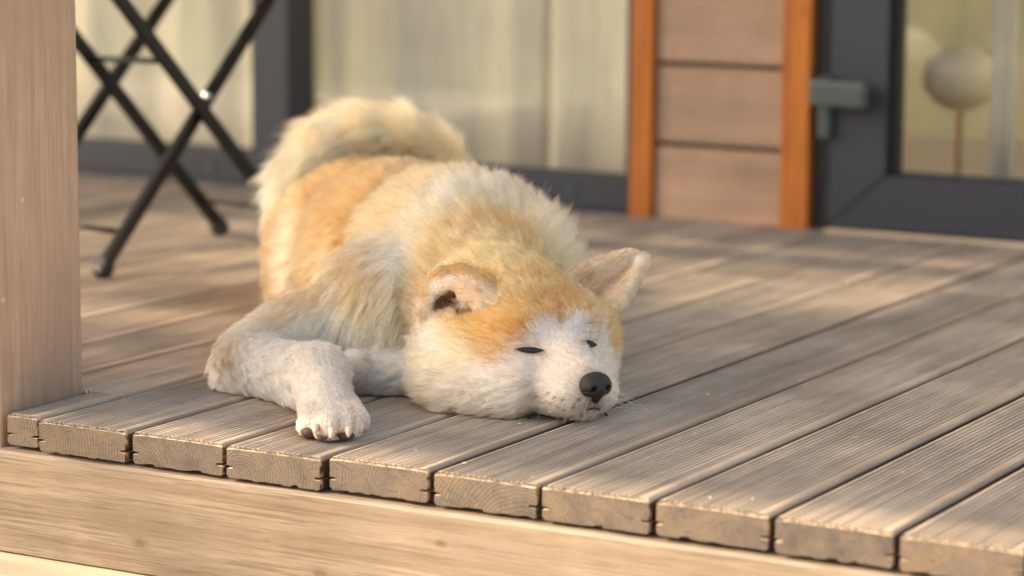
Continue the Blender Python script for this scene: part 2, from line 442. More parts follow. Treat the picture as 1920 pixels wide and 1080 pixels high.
boxobj('step_riser', (-1.38, -0.02, -0.42), (1.48, 0.02, -0.184), M_STEP, deck)

M_CRUMB = plain('wood_crumb', lin(196, 172, 138), .8, .2, nscale=60, var=.4)
bm = bmesh.new()
for q in range(150):
    x = random.uniform(-.2, 1.3); y = random.uniform(.01, 1.2); s = random.uniform(.0006, .0017)
    m = Matrix.Translation((x, y, .0012)) @ Matrix.Rotation(random.uniform(0, 6.28), 4, 'Z') @ Matrix.Rotation(random.uniform(-.4, .4), 4, 'X') @ Matrix.Diagonal((s * random.uniform(1, 3.2), s, s * .5, 1))
    bmesh.ops.create_icosphere(bm, subdivisions=1, radius=1, matrix=m)
cr_ = obj('wood_crumbs', bm, M_CRUMB, deck); cr_['kind'] = 'stuff'
# ------------------------------------------------------------------ post, and unseen roof shaped for the sun patches
bm = bmesh.new(); box(bm, (-0.075, 0.004, -0.2), (0.0665, 0.1445, 2.2), 0.004)
post = obj('porch_post', bm, M_POST)
tag(post, 'square brown stained wooden post rising from the corner of the deck', 'post')

roof = empty('shade_roof', (0, 0, 2.2)); tag(roof, 'unseen wooden roof boards shaped to shade parts of the deck', 'roof')
# boards run along X; extent and open bay are shaped to place the sun patches
OX0, OX1, OY0, OY1 = -3.2, -1.72, -0.93, 0.17
y = -1.37
i = 0
while y < 2.1:
    y2 = y + 0.155
    if y2 > OY0 and y < OY1:
        boxobj('roof_board', (-3.9, y, 2.215 + 0.004 * (i % 2)), (OX0, y2, 2.24 + 0.004 * (i % 2)), M_ROOF, roof)
        boxobj('roof_board', (OX1, y, 2.215 + 0.004 * (i % 2)), (-0.85, y2, 2.24 + 0.004 * (i % 2)), M_ROOF, roof)
    else:
        boxobj('roof_board', (-3.9, y, 2.215 + 0.004 * (i % 2)), (-0.85, y2, 2.24 + 0.004 * (i % 2)), M_ROOF, roof)
    y = y2; i += 1
boxobj('header_beam', (-3.9, 0.02, 2.2), (0.2, 0.13, 2.212), M_ROOF, roof)

# ------------------------------------------------------------------ house
house = empty('house', (0, WALL, 0)); tag(house, 'timber house wall with dark framed glazing behind the dog', 'house')
# siding between the two glazed bays
zb = [-0.006, 0.122, 0.255, 0.388, 0.521, 0.654]
for j in range(len(zb) - 1):
    bm = bmesh.new(); box(bm, (-0.081, WALL - 0.012 + 0.001 * (j % 2), zb[j] + 0.004), (0.148, WALL + 0.03, zb[j + 1] - 0.004), 0.0035)
    o = obj('siding_board', bm, M_SIDING, None); o.parent = house; o.location = (0, -WALL, 0)
    # shadow gap strip behind
boxobj('wall_backing', (-0.12, WALL + 0.02, -0.1), (0.2, WALL + 0.10, 2.2), M_SIDING, house)
boxobj('wall_header', (-3.6, WALL + 0.01, 0.66), (-3.3, WALL + 0.1, 2.2), M_SIDING, house)
boxobj('trim_board', (-0.1225, WALL - 0.024, -0.005), (-0.083, WALL + 0.02, 2.2), M_TRIM, house, 0.002)
boxobj('trim_board', (0.150, WALL - 0.028, -0.004), (0.199, WALL + 0.02, 2.2), M_TRIM, house, 0.002)
# sliding glazing on the left
YF0, YF1 = WALL - 0.004, WALL + 0.06
wf = empty('window', (-1.6, WALL, 0)); wf.parent = house; wf.matrix_parent_inverse = Matrix.Translation((0, -WALL, 0))
def sub(name, a, b, mat, par, off, bev=0.002):
    o = boxobj(name, a, b, mat, None, bev); o.parent = par
    o.matrix_parent_inverse = Matrix.Translation(-Vector(off)); return o
woff = Vector((-1.6, WALL, 0))
sub('bottom_rail', (-3.3, YF0, 0.004), (-0.125, YF1, 0.060), M_FRAME, wf, woff)
sub('bottom_track', (-3.3, YF0 - 0.012, -0.03), (-0.125, YF1, 0.003), M_FRAME, wf, woff)
sub('stile', (-0.1425, YF0 + 0.003, 0.061), (-0.1265, YF1, 2.15), M_FRAME, wf, woff)
sub('stile', (-0.884, YF0 - 0.02, 0.0), (-0.805, YF1, 2.15), M_FRAME, wf, woff)
sub('stile', (-2.45, YF0 + 0.003, 0.061), (-2.37, YF1, 2.15), M_FRAME, wf, woff)
sub('top_rail', (-3.3, YF0, 2.151), (-0.125, YF1, 2.21), M_FRAME, wf, woff)
for x0, x1 in ((-2.37, -0.884), (-0.805, -0.1425)):
    sub('gasket', (x0, YF0 + 0.02, 0.060), (x1, YF0 + 0.032, 0.064), M_GASKET, wf, woff, 0)
    bm = bmesh.new()
    vs = [bm.verts.new(c) for c in ((x0, YF0 + 0.028, 0.062), (x1, YF0 + 0.028, 0.062), (x1, YF0 + 0.028, 2.15), (x0, YF0 + 0.028, 2.15))]
    bm.faces.new(vs); o = obj('glass_pane', bm, M_GLASS, None); o.parent = wf; o.matrix_parent_inverse = Matrix.Translation(-woff)
# two round drain caps on the bottom rail
for xx, zz in ((-0.99, 0.030), (-0.245, 0.036)):
    bm = bmesh.new(); tube(bm, [(xx, YF0 - 0.003, zz), (xx, YF0 + 0.004, zz)], 0.009, 16); o = obj('drain_cap', bm, M_HANDLE, None); o.parent = wf; o.matrix_parent_inverse = Matrix.Translation(-woff)

# door on the right
door = empty('door', (0.8, WALL, 0)); door.parent = house; door.matrix_parent_inverse = Matrix.Translation((0, -WALL, 0))
doff = Vector((0.8, WALL, 0))
sub('door_jamb', (0.201, YF0 - 0.004, -0.004), (0.226, YF1, 2.15), M_GASKET, door, doff, 0.001)
# mitred leaf frame: stile and bottom rail meet at 45 degrees
def mitre(name, quad):
    bm = bmesh.new()
    A = [bm.verts.new((x, YF0 - 0.012, z)) for x, z in quad]; B = [bm.verts.new((x, YF1, z)) for x, z in quad]
    for i in range(4):
        j = (i + 1) % 4; bm.faces.new((A[i], A[j], B[j], B[i]))
    bm.faces.new(A[::-1]); bm.faces.new(B); bmesh.ops.recalc_face_normals(bm, faces=bm.faces)
    bmesh.ops.bevel(bm, geom=list(bm.edges), offset=0.0012, segments=1, affect='EDGES')
    o = obj(name, bm, M_FRAME, None); o.parent = door; o.matrix_parent_inverse = Matrix.Translation(-doff)
mitre('door_stile', [(0.229, 0.008), (0.326, 0.0945), (0.326, 2.15), (0.229, 2.15)])
mitre('door_bottom_rail', [(0.2302, 0.0068), (1.3, 0.0068), (1.3, 0.0932), (0.3274, 0.0932)])
sub('gasket', (0.326, YF0 + 0.004, 0.094), (0.337, YF0 + 0.03, 2.15), M_GASKET, door, doff, 0.001)
sub('gasket', (0.337, YF0 + 0.004, 0.0935), (1.3, YF0 + 0.03, 0.098), M_GASKET, door, doff, 0.001)
bm = bmesh.new()
vs = [bm.verts.new(c) for c in ((0.333, YF0 + 0.02, 0.096), (1.3, YF0 + 0.02, 0.096), (1.3, YF0 + 0.02, 2.15), (0.333, YF0 + 0.02, 2.15))]
bm.faces.new(vs); o = obj('glass_pane', bm, M_GLASS, None); o.parent = door; o.matrix_parent_inverse = Matrix.Translation(-doff)
sub('threshold', (0.229, WALL - 0.03, -0.012), (1.3, WALL + 0.06, 0.0035), M_STEP, door, doff, 0.002)
# handle: flat plate and a square lever
bm = bmesh.new(); y0 = YF0 - 0.012
box(bm, (0.2145, y0 - 0.016, 0.148), (0.236, y0 + 0.004, 0.247), 0.004)
box(bm, (0.2155, y0 - 0.052, 0.2025), (0.234, y0 - 0.010, 0.2445), 0.004)
box(bm, (0.2165, y0 - 0.056, 0.203), (0.309, y0 - 0.034, 0.243), 0.005)
hd = obj('door_handle', bm, M_HANDLE, None); hd.parent = door; hd.matrix_parent_inverse = Matrix.Translation(-doff)

# room behind the glass
boxobj('room_floor', (-3.6, WALL + 0.06, -0.06), (2.4, WALL + 1.9, -0.03), M_FLOOR, house)
boxobj('room_wall', (-3.6, WALL + 1.9, 2.0), (2.4, WALL + 2.0, 2.3), M_ROOM, house)
for xx in (-3.6, -1.7, 0.2, 2.2): boxobj('room_pillar', (xx, WALL + 1.9, -0.06), (xx + 0.15, WALL + 2.0, 2.0), M_ROOM, house)
boxobj('room_wall', (2.4, WALL + 0.06, 2.0), (2.5, WALL + 2.0, 2.3), M_ROOM, house)
boxobj('room_wall', (2.4, WALL + 0.06, -0.06), (2.5, WALL + 1.2, 2.0), M_ROOM, house)
boxobj('room_wall', (-3.7, WALL + 0.06, -0.06), (-3.6, WALL + 2.0, 2.3), M_ROOM, house)
boxobj('ceiling', (-3.7, WALL + 0.06, 2.3), (2.5, WALL + 2.0, 2.36), M_ROOM, house)

def mat_sheer():
    t = NT('sheer_blind'); n = t.noise(t.coord((1, 1, .2)), 14, 3)
    t.base(t.mix(1.0, lin(232, 220, 190), t.ramp(n, [(.3, .8), (.7, 1.1)]), 'MULTIPLY'), .9, .1)
    tr = t.n('ShaderNodeBsdfTransparent'); mx = t.n('ShaderNodeMixShader'); mx.inputs[0].default_value = 0.34
    t.set(mx.inputs[1], t.b.outputs[0]); t.set(mx.inputs[2], tr.outputs[0]); t.set(t.out.inputs['Surface'], mx.outputs[0]); return t.m
bl = boxobj('roller_blind', (-3.4, WALL + 1.86, -0.058), (2.3, WALL + 1.865, 1.98), mat_sheer(), house)
def curtain(label, x0, x1, yc, folds, amp, seed, bottom=0.0):
    r = random.Random(seed); bm = bmesh.new(); n = folds * 14; zs = [bottom, 0.2, 0.5, 1.0, 1.6, 2.2]
    ph = [r.uniform(0, 6.28) for _ in range(4)]
    grid = []
    for i in range(n + 1):
        u = i / n; x = x0 + (x1 - x0) * u
        row = []
        for z in zs:
            a = 2 * math.pi * folds * (u + 0.018 * math.sin(5 * u + ph[0]) + 0.004 * z)
            yy = yc + amp * (math.sin(a) + 0.35 * math.sin(2.3 * a + ph[1]) + 0.25 * math.sin(0.6 * a + ph[2]))
            row.append(bm.verts.new((x + 0.004 * math.sin(a * 2), yy, z)))
        grid.append(row)
    for i in range(n):
        for j in range(len(zs) - 1):
            bm.faces.new((grid[i][j], grid[i + 1][j], grid[i + 1][j + 1], grid[i][j + 1]))
    o = obj('curtain', bm, M_CURTAIN, None, True)
    sm = o.modifiers.new('thick', 'SOLIDIFY'); sm.thickness = 0.002
    return tag(o, label, 'curtain', 'cream curtains hanging behind the glazing')
curtain('cream curtain behind the glass left of the dark mullion, seen through the chair legs', -1.75, -0.90, WALL + 0.17, 4, 0.012, 1)
curtain('cream curtain behind the middle glass just right of the dark mullion', -0.86, -0.385, WALL + 0.17, 2, 0.016, 2)
curtain('cream curtain behind the middle glass next to the orange trim', -0.372, -0.04, WALL + 0.15, 1, 0.010, 3)
curtain('narrow cream curtain hanging behind the right door glass', 0.43, 0.475, WALL + 0.16, 2, 0.010, 4)
curtain('narrow cream curtain at the right picture edge behind the door glass', 0.515, 0.60, WALL + 0.16, 2, 0.010, 5)

# ------------------------------------------------------------------ folding chair
A1 = WZ(188, 521); A2 = WZ(563, 462); B1 = WZ(418, 440); B2 = WZ(-8, 492)
def dep(p): return float(np.dot(np.asarray(p) - CAM, F_))
chair = empty('folding_chair', (float(A1[0]), float(A1[1]), 0))
tag(chair, 'black metal folding chair with crossed legs standing behind the post', 'chair')
def leg(foot, px, py, d, ext=1.15):
    top = W(px, py, d); f = Vector(foot); tv = Vector(top)
    f.z = 0.008
    bm = bmesh.new(); bar(bm, f, f + (tv - f) * ext, 0.020, 0.012, up=(1, 0, 0), bev=0.002)
    o = obj('leg', bm, M_CHAIR, None); o.parent = chair; o.matrix_parent_inverse = Matrix.Translation(-chair.location)
    bm = bmesh.new(); dv = (tv - f).normalized()
    bar(bm, f - Vector((0, 0, .007)), f + dv * 0.02, 0.025, 0.018, up=(1, 0, 0), bev=0.003)
    c = obj('rubber_foot', bm, M_RUBBER, None); c.parent = o
    return f, f + (tv - f) * ext
dA1, dA2, dB1, dB2 = dep(A1), dep(A2), dep(B1), dep(B2)
tp = leg(A1, 503, 0, dA2 - 0.02)
tq = leg(A2, 226, 0, dA1 + 0.02)
tr_ = leg(B2, 312, 0, dB1 - 0.02)
ts = leg(B1, 86, 0, dB2 + 0.02)
def rod(name, p, q, rad):
    bm = bmesh.new(); tube(bm, [p, q], rad, 10); o = obj(name, bm, M_CHAIR, None, True)
    o.parent = chair; o.matrix_parent_inverse = Matrix.Translation(-chair.location); return o
lp = lambda a, t: a[0] + (a[1] - a[0]) * t
rod('stretcher', lp(tp, .12), lp(tr_, .12), 0.004)
rod('stretcher', lp(tq, .12), lp(ts, .12), 0.004)
rod('stretcher', lp(tq, .66), lp(ts, .66), 0.004)
pb = rod('pivot_bolt', lp(tp, .545), lp(tp, .545) + Vector((0.006, -0.016, 0.003)), 0.006); pb.data.materials.clear(); pb.data.materials.append(M_STEEL)
# seat slats resting on the leg tops
s0 = lp(tp, 1.0); s1 = lp(tq, 1.0); s2 = lp(tr_, 1.0); s3 = lp(ts, 1.0)
zt = s0.z
ax = (s1 - s0); ax.z = 0; wd = (s3 - s1); wd.z = 0
for j in range(7):
    c0 = s0 + ax * (-0.05 + 1.1 * j / 6); c0.z = zt + 0.008
    bm = bmesh.new(); bar(bm, c0 - wd * 0.06, c0 + wd * 1.08, 0.034, 0.014, bev=0.002)
    o = obj('seat_slat', bm, M_CHAIR, None); o.parent = chair; o.matrix_parent_inverse = Matrix.Translation(-chair.location)

# ------------------------------------------------------------------ cream globe added for the blurred pale shape behind the door glass
pale_shape = empty('pale_globe', (0.345, WALL + 0.26, -0.03)); tag(pale_shape, 'cream globe on a pole, standing for the blurred pale shape behind the door glass right of the handle', 'pale_shape')
bm = bmesh.new(); bmesh.ops.create_uvsphere(bm, u_segments=40, v_segments=20, radius=1)
for v in bm.verts: v.co = Vector((v.co.x * .064, v.co.y * .060, .262 + v.co.z * .054))
o = obj('globe', bm, M_POUF, None, True); o.parent = pale_shape
bm = bmesh.new(); tube(bm, [(0, 0, .01), (0, 0, .215)], .005, 12); o = obj('pole', bm, M_CUSH, None, True); o.parent = pale_shape
bm = bmesh.new(); tube(bm, [(0, 0, 0), (0, 0, .008), (0, 0, .012)], [.06, .06, .02], 28); o = obj('base', bm, M_CUSH, None, True); o.parent = pale_shape

# ------------------------------------------------------------------ hedge and shrubs in the garden behind the camera
def leaves(name, n, sample, size, mat):
    pos = np.array([sample() for _ in range(n)])
    d1 = rng.normal(size=(n, 3)); d1 /= np.linalg.norm(d1, axis=1)[:, None]
    d2 = np.cross(d1, rng.normal(size=(n, 3))); d2 /= np.linalg.norm(d2, axis=1)[:, None]
    s = size * rng.uniform(0.6, 1.3, n)[:, None]
    v = np.stack([pos - d1 * s, pos + d2 * s * 0.5, pos + d1 * s, pos - d2 * s * 0.5], 1).reshape(-1, 3)
    f = np.arange(4 * n).reshape(n, 4)
    me = bpy.data.meshes.new(name); me.from_pydata(v.tolist(), [], f.tolist()); return link(name, me, None, mat)
h = leaves('hedge', 26000, lambda: (random.uniform(-9, 12), -8.2 + random.gauss(0, .35), -0.4 + 1.5 * random.random() ** 0.8), 0.07, M_LEAF)
tag(h, 'long green leafy hedge across the lawn in front of the deck', 'hedge')

# unseen tree added left of the deck to shade the dog and dapple boards
tree = empty('shade_tree', (-4.9, -2.6, -0.42)); tag(tree, 'unseen tree added left of the deck to shade the dog', 'tree')
M_BARK = plain('shade_tree_bark', lin(190, 182, 170), 0.8, 0.2, nscale=14, var=0.4)
bm = bmesh.new(); tube(bm, [(-4.9, -2.6, -0.45), (-4.82, -2.5, 1.0), (-4.4, -2.2, 2.3), (-3.8, -1.8, 3.2), (-3.3, -1.5, 3.9)], [.07, .06, .05, .035, .012], 12)
for q in range(9):
    zz = 2.2 + q * 0.25; an = q * 2.3; rr = 1.0 - q * .05
    p0 = Vector((-4.5 + .12 * q, -2.25 + .08 * q, 2.2 + q * .19)); rr *= .6; p1 = p0 + Vector((math.cos(an) * rr, math.sin(an) * rr, .35)); tube(bm, [p0, (p0 + p1) / 2 + Vector((0, 0, .12)), p1], [.02, .013, .004], 7)
o = obj('trunk', bm, M_BARK, tree, True)
cl = [(-3.06 + random.gauss(0, .20), -1.40 + random.gauss(0, .10), 3.3 + random.gauss(0, .25)) for _ in range(70)] + \
     [(-3.9 + random.gauss(0, .35), -1.75 + random.gauss(0, .45), 3.35 + random.gauss(0, .45)) for _ in range(60)]
def crown():
    while True:                                  # leaves left out in two places to light chosen patches of deck
        c = random.choice(cl); q = (c[0] + random.gauss(0, .085), c[1] + random.gauss(0, .085), c[2] + random.gauss(0, .075))
        k = q[2] / math.tan(SUN_EL); gx, gy = q[0] + .853 * k, q[1] + .522 * k
        gap = (-.3 < gx < .66 and 1.04 < gy < 1.64) or (-.7 < gx < -.03 and .48 < gy < .66)
        if not gap or random.random() < .03: return q
cr = leaves('crown', 5200, crown, 0.036, M_LEAF); cr.parent = tree; cr.matrix_parent_inverse = Matrix.Translation((4.9, 2.6, 0.42))

# ------------------------------------------------------------------ the dog
RH = np.array([0.8691, 0.4945, 0]); RH /= np.linalg.norm(RH)          # to the right, level
FH = np.array([-RH[1], RH[0], 0])                                     # away from the camera, level
UP = np.array([0, 0, 1.0])
HF = np.array([0.879, -0.475, 0]); HF /= np.linalg.norm(HF)           # the way the head points
HL = np.array([-HF[1], HF[0], 0])                                     # the dog's left
HO = WZ(1113, 724, 0.040); HO[2] = 0
def Hd(a, b, z): return HO - HF * a + HL * b + UP * z

class Prims:
    def __init__(s): s.l = []
    def ell(s, c, r, ax=None, k=0.03, **kw):
        ax = np.array(ax if ax is not None else (RH, FH, UP)); s.l.append(dict(t='e', c=np.array(c, float), r=np.array(r, float), ax=ax, k=k, **kw))
    def cap(s, a, b, ra, rb, k=0.03, **kw):
        s.l.append(dict(t='c', a=np.array(a, float), b=np.array(b, float), ra=ra, rb=rb, k=k, **kw))
def sdf(p, X):
    if p['t'] == 'e':
        q = (X - p['c']) @ p['ax'].T
        k0 = np.linalg.norm(q / p['r'], axis=-1); k1 = np.linalg.norm(q / p['r'] ** 2, axis=-1)
        return np.where(k1 > 1e-9, k0 * (k0 - 1) / np.maximum(k1, 1e-9), -p['r'].min())
    if p['t'] == 'c':
        ab = p['b'] - p['a']; h = np.clip(((X - p['a']) @ ab) / (ab @ ab), 0, 1)
        d = np.linalg.norm(X - p['a'] - h[..., None] * ab, axis=-1)
        return d - (p['ra'] + (p['rb'] - p['ra']) * h)
    if p['t'] == 'sheet':
        o_ = np.full(X.shape[:-1], 9.0)
        for c_ in p['pts']: o_ = np.minimum(o_, ((X - c_) ** 2).sum(-1))
        return np.sqrt(o_) - p['ra']
    if p['t'] == 'ear':
        q = X - p['o']; s_ = (q @ p['u']) / p['L']; v = q @ p['v']; n = q @ p['n']
        wdt = p['w'] * np.maximum(1 - np.maximum(s_, 0), 0) ** 0.7
        wdt = np.where(s_ < 0, p['w'] * (1 + 0.3 * s_), wdt)
        cup = p['cup'] * (np.abs(v) / np.maximum(wdt, 0.012)) ** 2
        d = np.maximum(np.abs(n - np.minimum(cup, p['cup'] * 1.6)) - p['th'], np.maximum(np.abs(v) - wdt, np.maximum((s_ - 1) * p['L'], (-0.35 - s_) * p['L'])))
        return d
def bounds(p):
    if p['t'] == 'e': e = np.sqrt(((p['ax'] * p['r'][:, None]) ** 2).sum(0)); return p['c'] - e, p['c'] + e
    if p['t'] == 'c': r = max(p['ra'], p['rb']); return np.minimum(p['a'], p['b']) - r, np.maximum(p['a'], p['b']) + r
    if p['t'] == 'sheet': return p['pts'].min(0) - p['ra'], p['pts'].max(0) + p['ra']
    r = p['L'] * 1.2 + 0.02; return p['o'] - r, p['o'] + r

def field(prims, lo, hi, h, carve=(), floor=None):
    n = np.ceil((hi - lo) / h).astype(int) + 1
    D = np.full(n, 0.05, np.float32)
    ax = [lo[i] + h * np.arange(n[i]) for i in range(3)]
    for p, mode in [(p, 0) for p in prims] + [(p, 1) for p in carve]:
        a, b = bounds(p); m = p['k'] + 3 * h
        i0 = np.clip(np.floor((a - m - lo) / h).astype(int), 0, n); i1 = np.clip(np.ceil((b + m - lo) / h).astype(int) + 1, 0, n)
        if np.any(i1 <= i0): continue
        sl_ = tuple(slice(i0[i], i1[i]) for i in range(3))
        X = np.stack(np.meshgrid(*[ax[i][sl_[i]] for i in range(3)], indexing='ij'), -1)
        d = sdf(p, X).astype(np.float32); o = D[sl_]; k = max(p['k'], 1e-4)
        if mode == 0:
            hh = np.maximum(k - np.abs(o - d), 0) / k; D[sl_] = np.minimum(o, d) - hh * hh * k * 0.25
        else:
            d = -d; hh = np.maximum(k - np.abs(o - d), 0) / k; D[sl_] = np.maximum(o, d) + hh * hh * k * 0.25
    if floor is not None:
        Z = ax[2][None, None, :]
        D = np.maximum(D, (floor - Z).astype(np.float32))
    return D

def surface_nets(D, lo, h):
    S = D < 0
    n = D.shape
    acc = np.zeros((n[0] - 1, n[1] - 1, n[2] - 1, 3), np.float32); cnt = np.zeros(acc.shape[:3], np.float32)
    cs = [(i, j, k) for i in (0, 1) for j in (0, 1) for k in (0, 1)]
    def V(A, c): return A[c[0]:n[0] - 1 + c[0], c[1]:n[1] - 1 + c[1], c[2]:n[2] - 1 + c[2]]
    for c in cs:
        for axi in range(3):
            if c[axi] == 1: continue
            c2 = list(c); c2[axi] = 1
            a, b = V(D, c), V(D, c2); cr = V(S, c) != V(S, c2)
            ix = np.nonzero(cr); t = a[ix] / (a[ix] - b[ix])
            pt = np.tile(np.array(c, np.float32), (len(t), 1)); pt[:, axi] += t
            acc[ix] += pt; cnt[ix] += 1
    act = cnt > 0; ids = np.full(cnt.shape, -1, np.int64); ids[act] = np.arange(act.sum())
    idx = np.argwhere(act); verts = (idx + acc[act] / cnt[act][:, None]) * h + lo
    quads = []
    for axi in range(3):
        o1, o2 = [(1, 2), (2, 0), (0, 1)][axi]
        sl0 = [slice(None)] * 3; sl1 = [slice(None)] * 3
        sl0[axi] = slice(0, -1); sl1[axi] = slice(1, None)
        a = S[tuple(sl0)]; b = S[tuple(sl1)]
        e = np.argwhere(a != b)
        e = e[(e[:, o1] > 0) & (e[:, o2] > 0) & (e[:, o1] < n[o1] - 1) & (e[:, o2] < n[o2] - 1)]
        ins = S[tuple(e.T)]
        def g(d1, d2):
            q = e.copy(); q[:, o1] -= d1; q[:, o2] -= d2; return ids[tuple(q.T)]
        q = np.stack([g(1, 1), g(0, 1), g(0, 0), g(1, 0)], 1)
        q[~ins] = q[~ins][:, ::-1]
        quads.append(q)
    q = np.concatenate(quads); return verts, q[(q >= 0).all(1)]

def mesh_np(name, v, q):
    me = bpy.data.meshes.new(name)
    me.vertices.add(len(v)); me.vertices.foreach_set('co', v.astype(np.float32).ravel())
    me.loops.add(q.size); me.loops.foreach_set('vertex_index', q.astype(np.int32).ravel())
    me.polygons.add(len(q)); me.polygons.foreach_set('loop_start', np.arange(0, q.size, q.shape[1], dtype=np.int32))
    me.update(calc_edges=True); return me

# colours of the coat (true hair colours)
WHITE = np.array([0.72, 0.605, 0.485]); CREAM = np.array([0.62, 0.365, 0.175]); FAWN = np.array([0.40, 0.208, 0.08])
TAN = np.array([0.40, 0.18, 0.05]); PALE = np.array([0.74, 0.505, 0.305]); RUST = np.array([0.42, 0.19, 0.06]); DARK = np.array([0.16, 0.09, 0.05]); PINK = np.array([0.5, 0.27, 0.18])

ORG = np.array([.50, .245, .075])
PR = Prims()
BACK = FH * 0.9 - RH * 0.35
# len, lift (0 lies flat .. 1 stands up), flow, col
# trunk
PR.ell(W(676, 462, 3.62), (.110, .15, .110), k=.04, len=.034, lift=.35, flow=BACK - UP * .5, col=FAWN * .82)  # rump and loin colour darkened to offset the strong sky light there
PR.ell(W(740, 480, 3.42), (.112, .14, .112), k=.05, len=.034, lift=.35, flow=BACK - UP * .5, col=FAWN * .9)
PR.ell(W(838, 512, 3.22), (.105, .12, .112), k=.05, len=.042, lift=.4, flow=BACK - UP * .6, col=CREAM)
PR.ell(W(905, 490, 3.2), (.07, .07, .07), k=.04, len=.046, lift=.6, flow=BACK * .6 + UP * .3, col=CREAM)
PR.ell(W(975, 500, 3.16), (.046, .05, .05), k=.03, len=.044, lift=.7, flow=BACK * .6 + UP * .4 + RH * .3, col=PALE)
PR.ell(W(760, 605, 3.10), (.082, .08, .088), k=.05, len=.04, lift=.3, flow=-UP + FH * .2, col=PALE)
PR.ell(W(578, 510, 3.56), (.048, .11, .085), k=.04, len=.028, lift=.3, flow=BACK - UP * .6, col=FAWN)
# neck
PR.cap(W(860, 520, 3.2), Hd(.205, 0, .078), .09, .078, k=.04, len=.04, lift=.5, flow=-HF * .8 + UP * .2, col=CREAM)
# near foreleg
PR.cap(W(690, 575, 3.12), W(500, 668, 3.07), .056, .034, k=.04, len=.020, lift=.25, flow=(W(500, 660, 3.07) - W(690, 570, 3.12)) * 3 - UP * .3, col=PALE)
PR.ell(W(474, 690, 3.05), (.033, .04, .034), k=.03, len=.022, lift=.4, flow=-RH * .7 - UP * .5, col=PALE)
PR.cap(W(478, 692, 3.04), W(586, 710, 2.935), .035, .030, k=.03, len=.019, lift=.32, flow=RH * .8 - FH * .5 - UP * .2, col=WHITE)
PR.cap(W(596, 708, 2.925), W(616, 772, 2.845), .0285, .027, k=.028, len=.011, lift=.26, flow=RH * .25 - FH * .7 - UP * .4, col=WHITE)
toe = [(586, 797, 2.79, .0160), (617, 805, 2.772, .0165), (650, 804, 2.778, .0155), (671, 788, 2.806, .0125)]
tob = [(592, 762, 2.86), (614, 760, 2.855), (636, 760, 2.86), (652, 758, 2.87)]
for (x, y, d, r), (x2, y2, d2) in zip(toe, tob):
    PR.cap(W(x2, y2, d2), W(x, y, d), r * .95, r, k=.005, len=.004, lift=.18, flow=-FH * .7 - UP * .5, col=WHITE)
PR.ell(W(545, 640, 3.10), (.046, .05, .036), k=.04, len=.018, lift=.3, flow=-RH - UP * .5, col=PALE)
# far foreleg folded under the chest
PR.cap(W(650, 708, 3.02), W(745, 706, 3.03), .026, .032, k=.02, len=.016, lift=.25, flow=-RH - UP * .2, col=WHITE)
PR.cap(W(635, 690, 2.99), W(665, 690, 3.0), .013, .018, k=.01, len=.008, lift=.25, flow=-RH - UP * .2, col=WHITE)
# tail curled over the rump
tl = [(838, 340, 3.74, .021), (800, 294, 3.72, .028), (738, 266, 3.70, .032), (668, 264, 3.68, .033), (610, 292, 3.66, .032), (576, 342, 3.64, .030), (566, 402, 3.63, .024)]
for (x, y, d, r), (x2, y2, d2, r2) in zip(tl[:-1], tl[1:]):
    f = W(x2, y2, d2) - W(x, y, d); f /= np.linalg.norm(f)
    PR.cap(W(x, y, d), W(x2, y2, d2), r, r2, k=.028, len=.044, lift=.5, flow=f * .8, col=np.array([.80, .55, .31]))
# head
HX = (HF, HL, UP)
def headflow(X):
    return X - Hd(0, 0, .035)
NB = len(PR.l)
PR.ell(Hd(.166, 0, .081), (.078, .084, .070), HX, k=.026, len=.013, lift=.35, flow='head', col=FAWN)
PR.ell(Hd(.160, .066, .056), (.066, .052, .050), HX, k=.03, len=.026, lift=.4, flow='head', col=PALE)
PR.ell(Hd(.152, -.062, .042), (.070, .054, .050), HX, k=.03, len=.026, lift=.4, flow='head', col=PALE)
for s, aa, bb in ((-1, .104, -.050), (1, .116, .044)):
    PR.ell(Hd(aa, bb, .034), (.064, .042, .040), HX, k=.034, len=.014, lift=.3, flow='head', col=WHITE)
PR.ell(Hd(.108, 0, .060), (.050, .062, .038), HX, k=.025, len=.009, lift=.25, flow='head', col=WHITE)
PR.cap(Hd(.024, 0, .038), Hd(.085, 0, .050), .027, .043, k=.022, len=.005, lift=.2, flow='head', col=WHITE)
PR.cap(Hd(.017, 0, .048), Hd(.085, 0, .080), .015, .021, k=.014, len=.005, lift=.18, flow='head', col=WHITE)
for s in (-1, 1):
    PR.ell(Hd(.036, .022 * s, .029), (.036, .021, .022), HX, k=.018, len=.006, lift=.25, flow='head', col=WHITE)
    PR.ell(Hd(.106, .032 * s, .094), (.034, .028, .021), HX, k=.03, len=.009, lift=.28, flow='head', col=FAWN)
PR.cap(Hd(.022, 0, .014), Hd(.12, 0, .02), .014, .03, k=.014, len=.008, lift=.3, flow='head', col=WHITE)
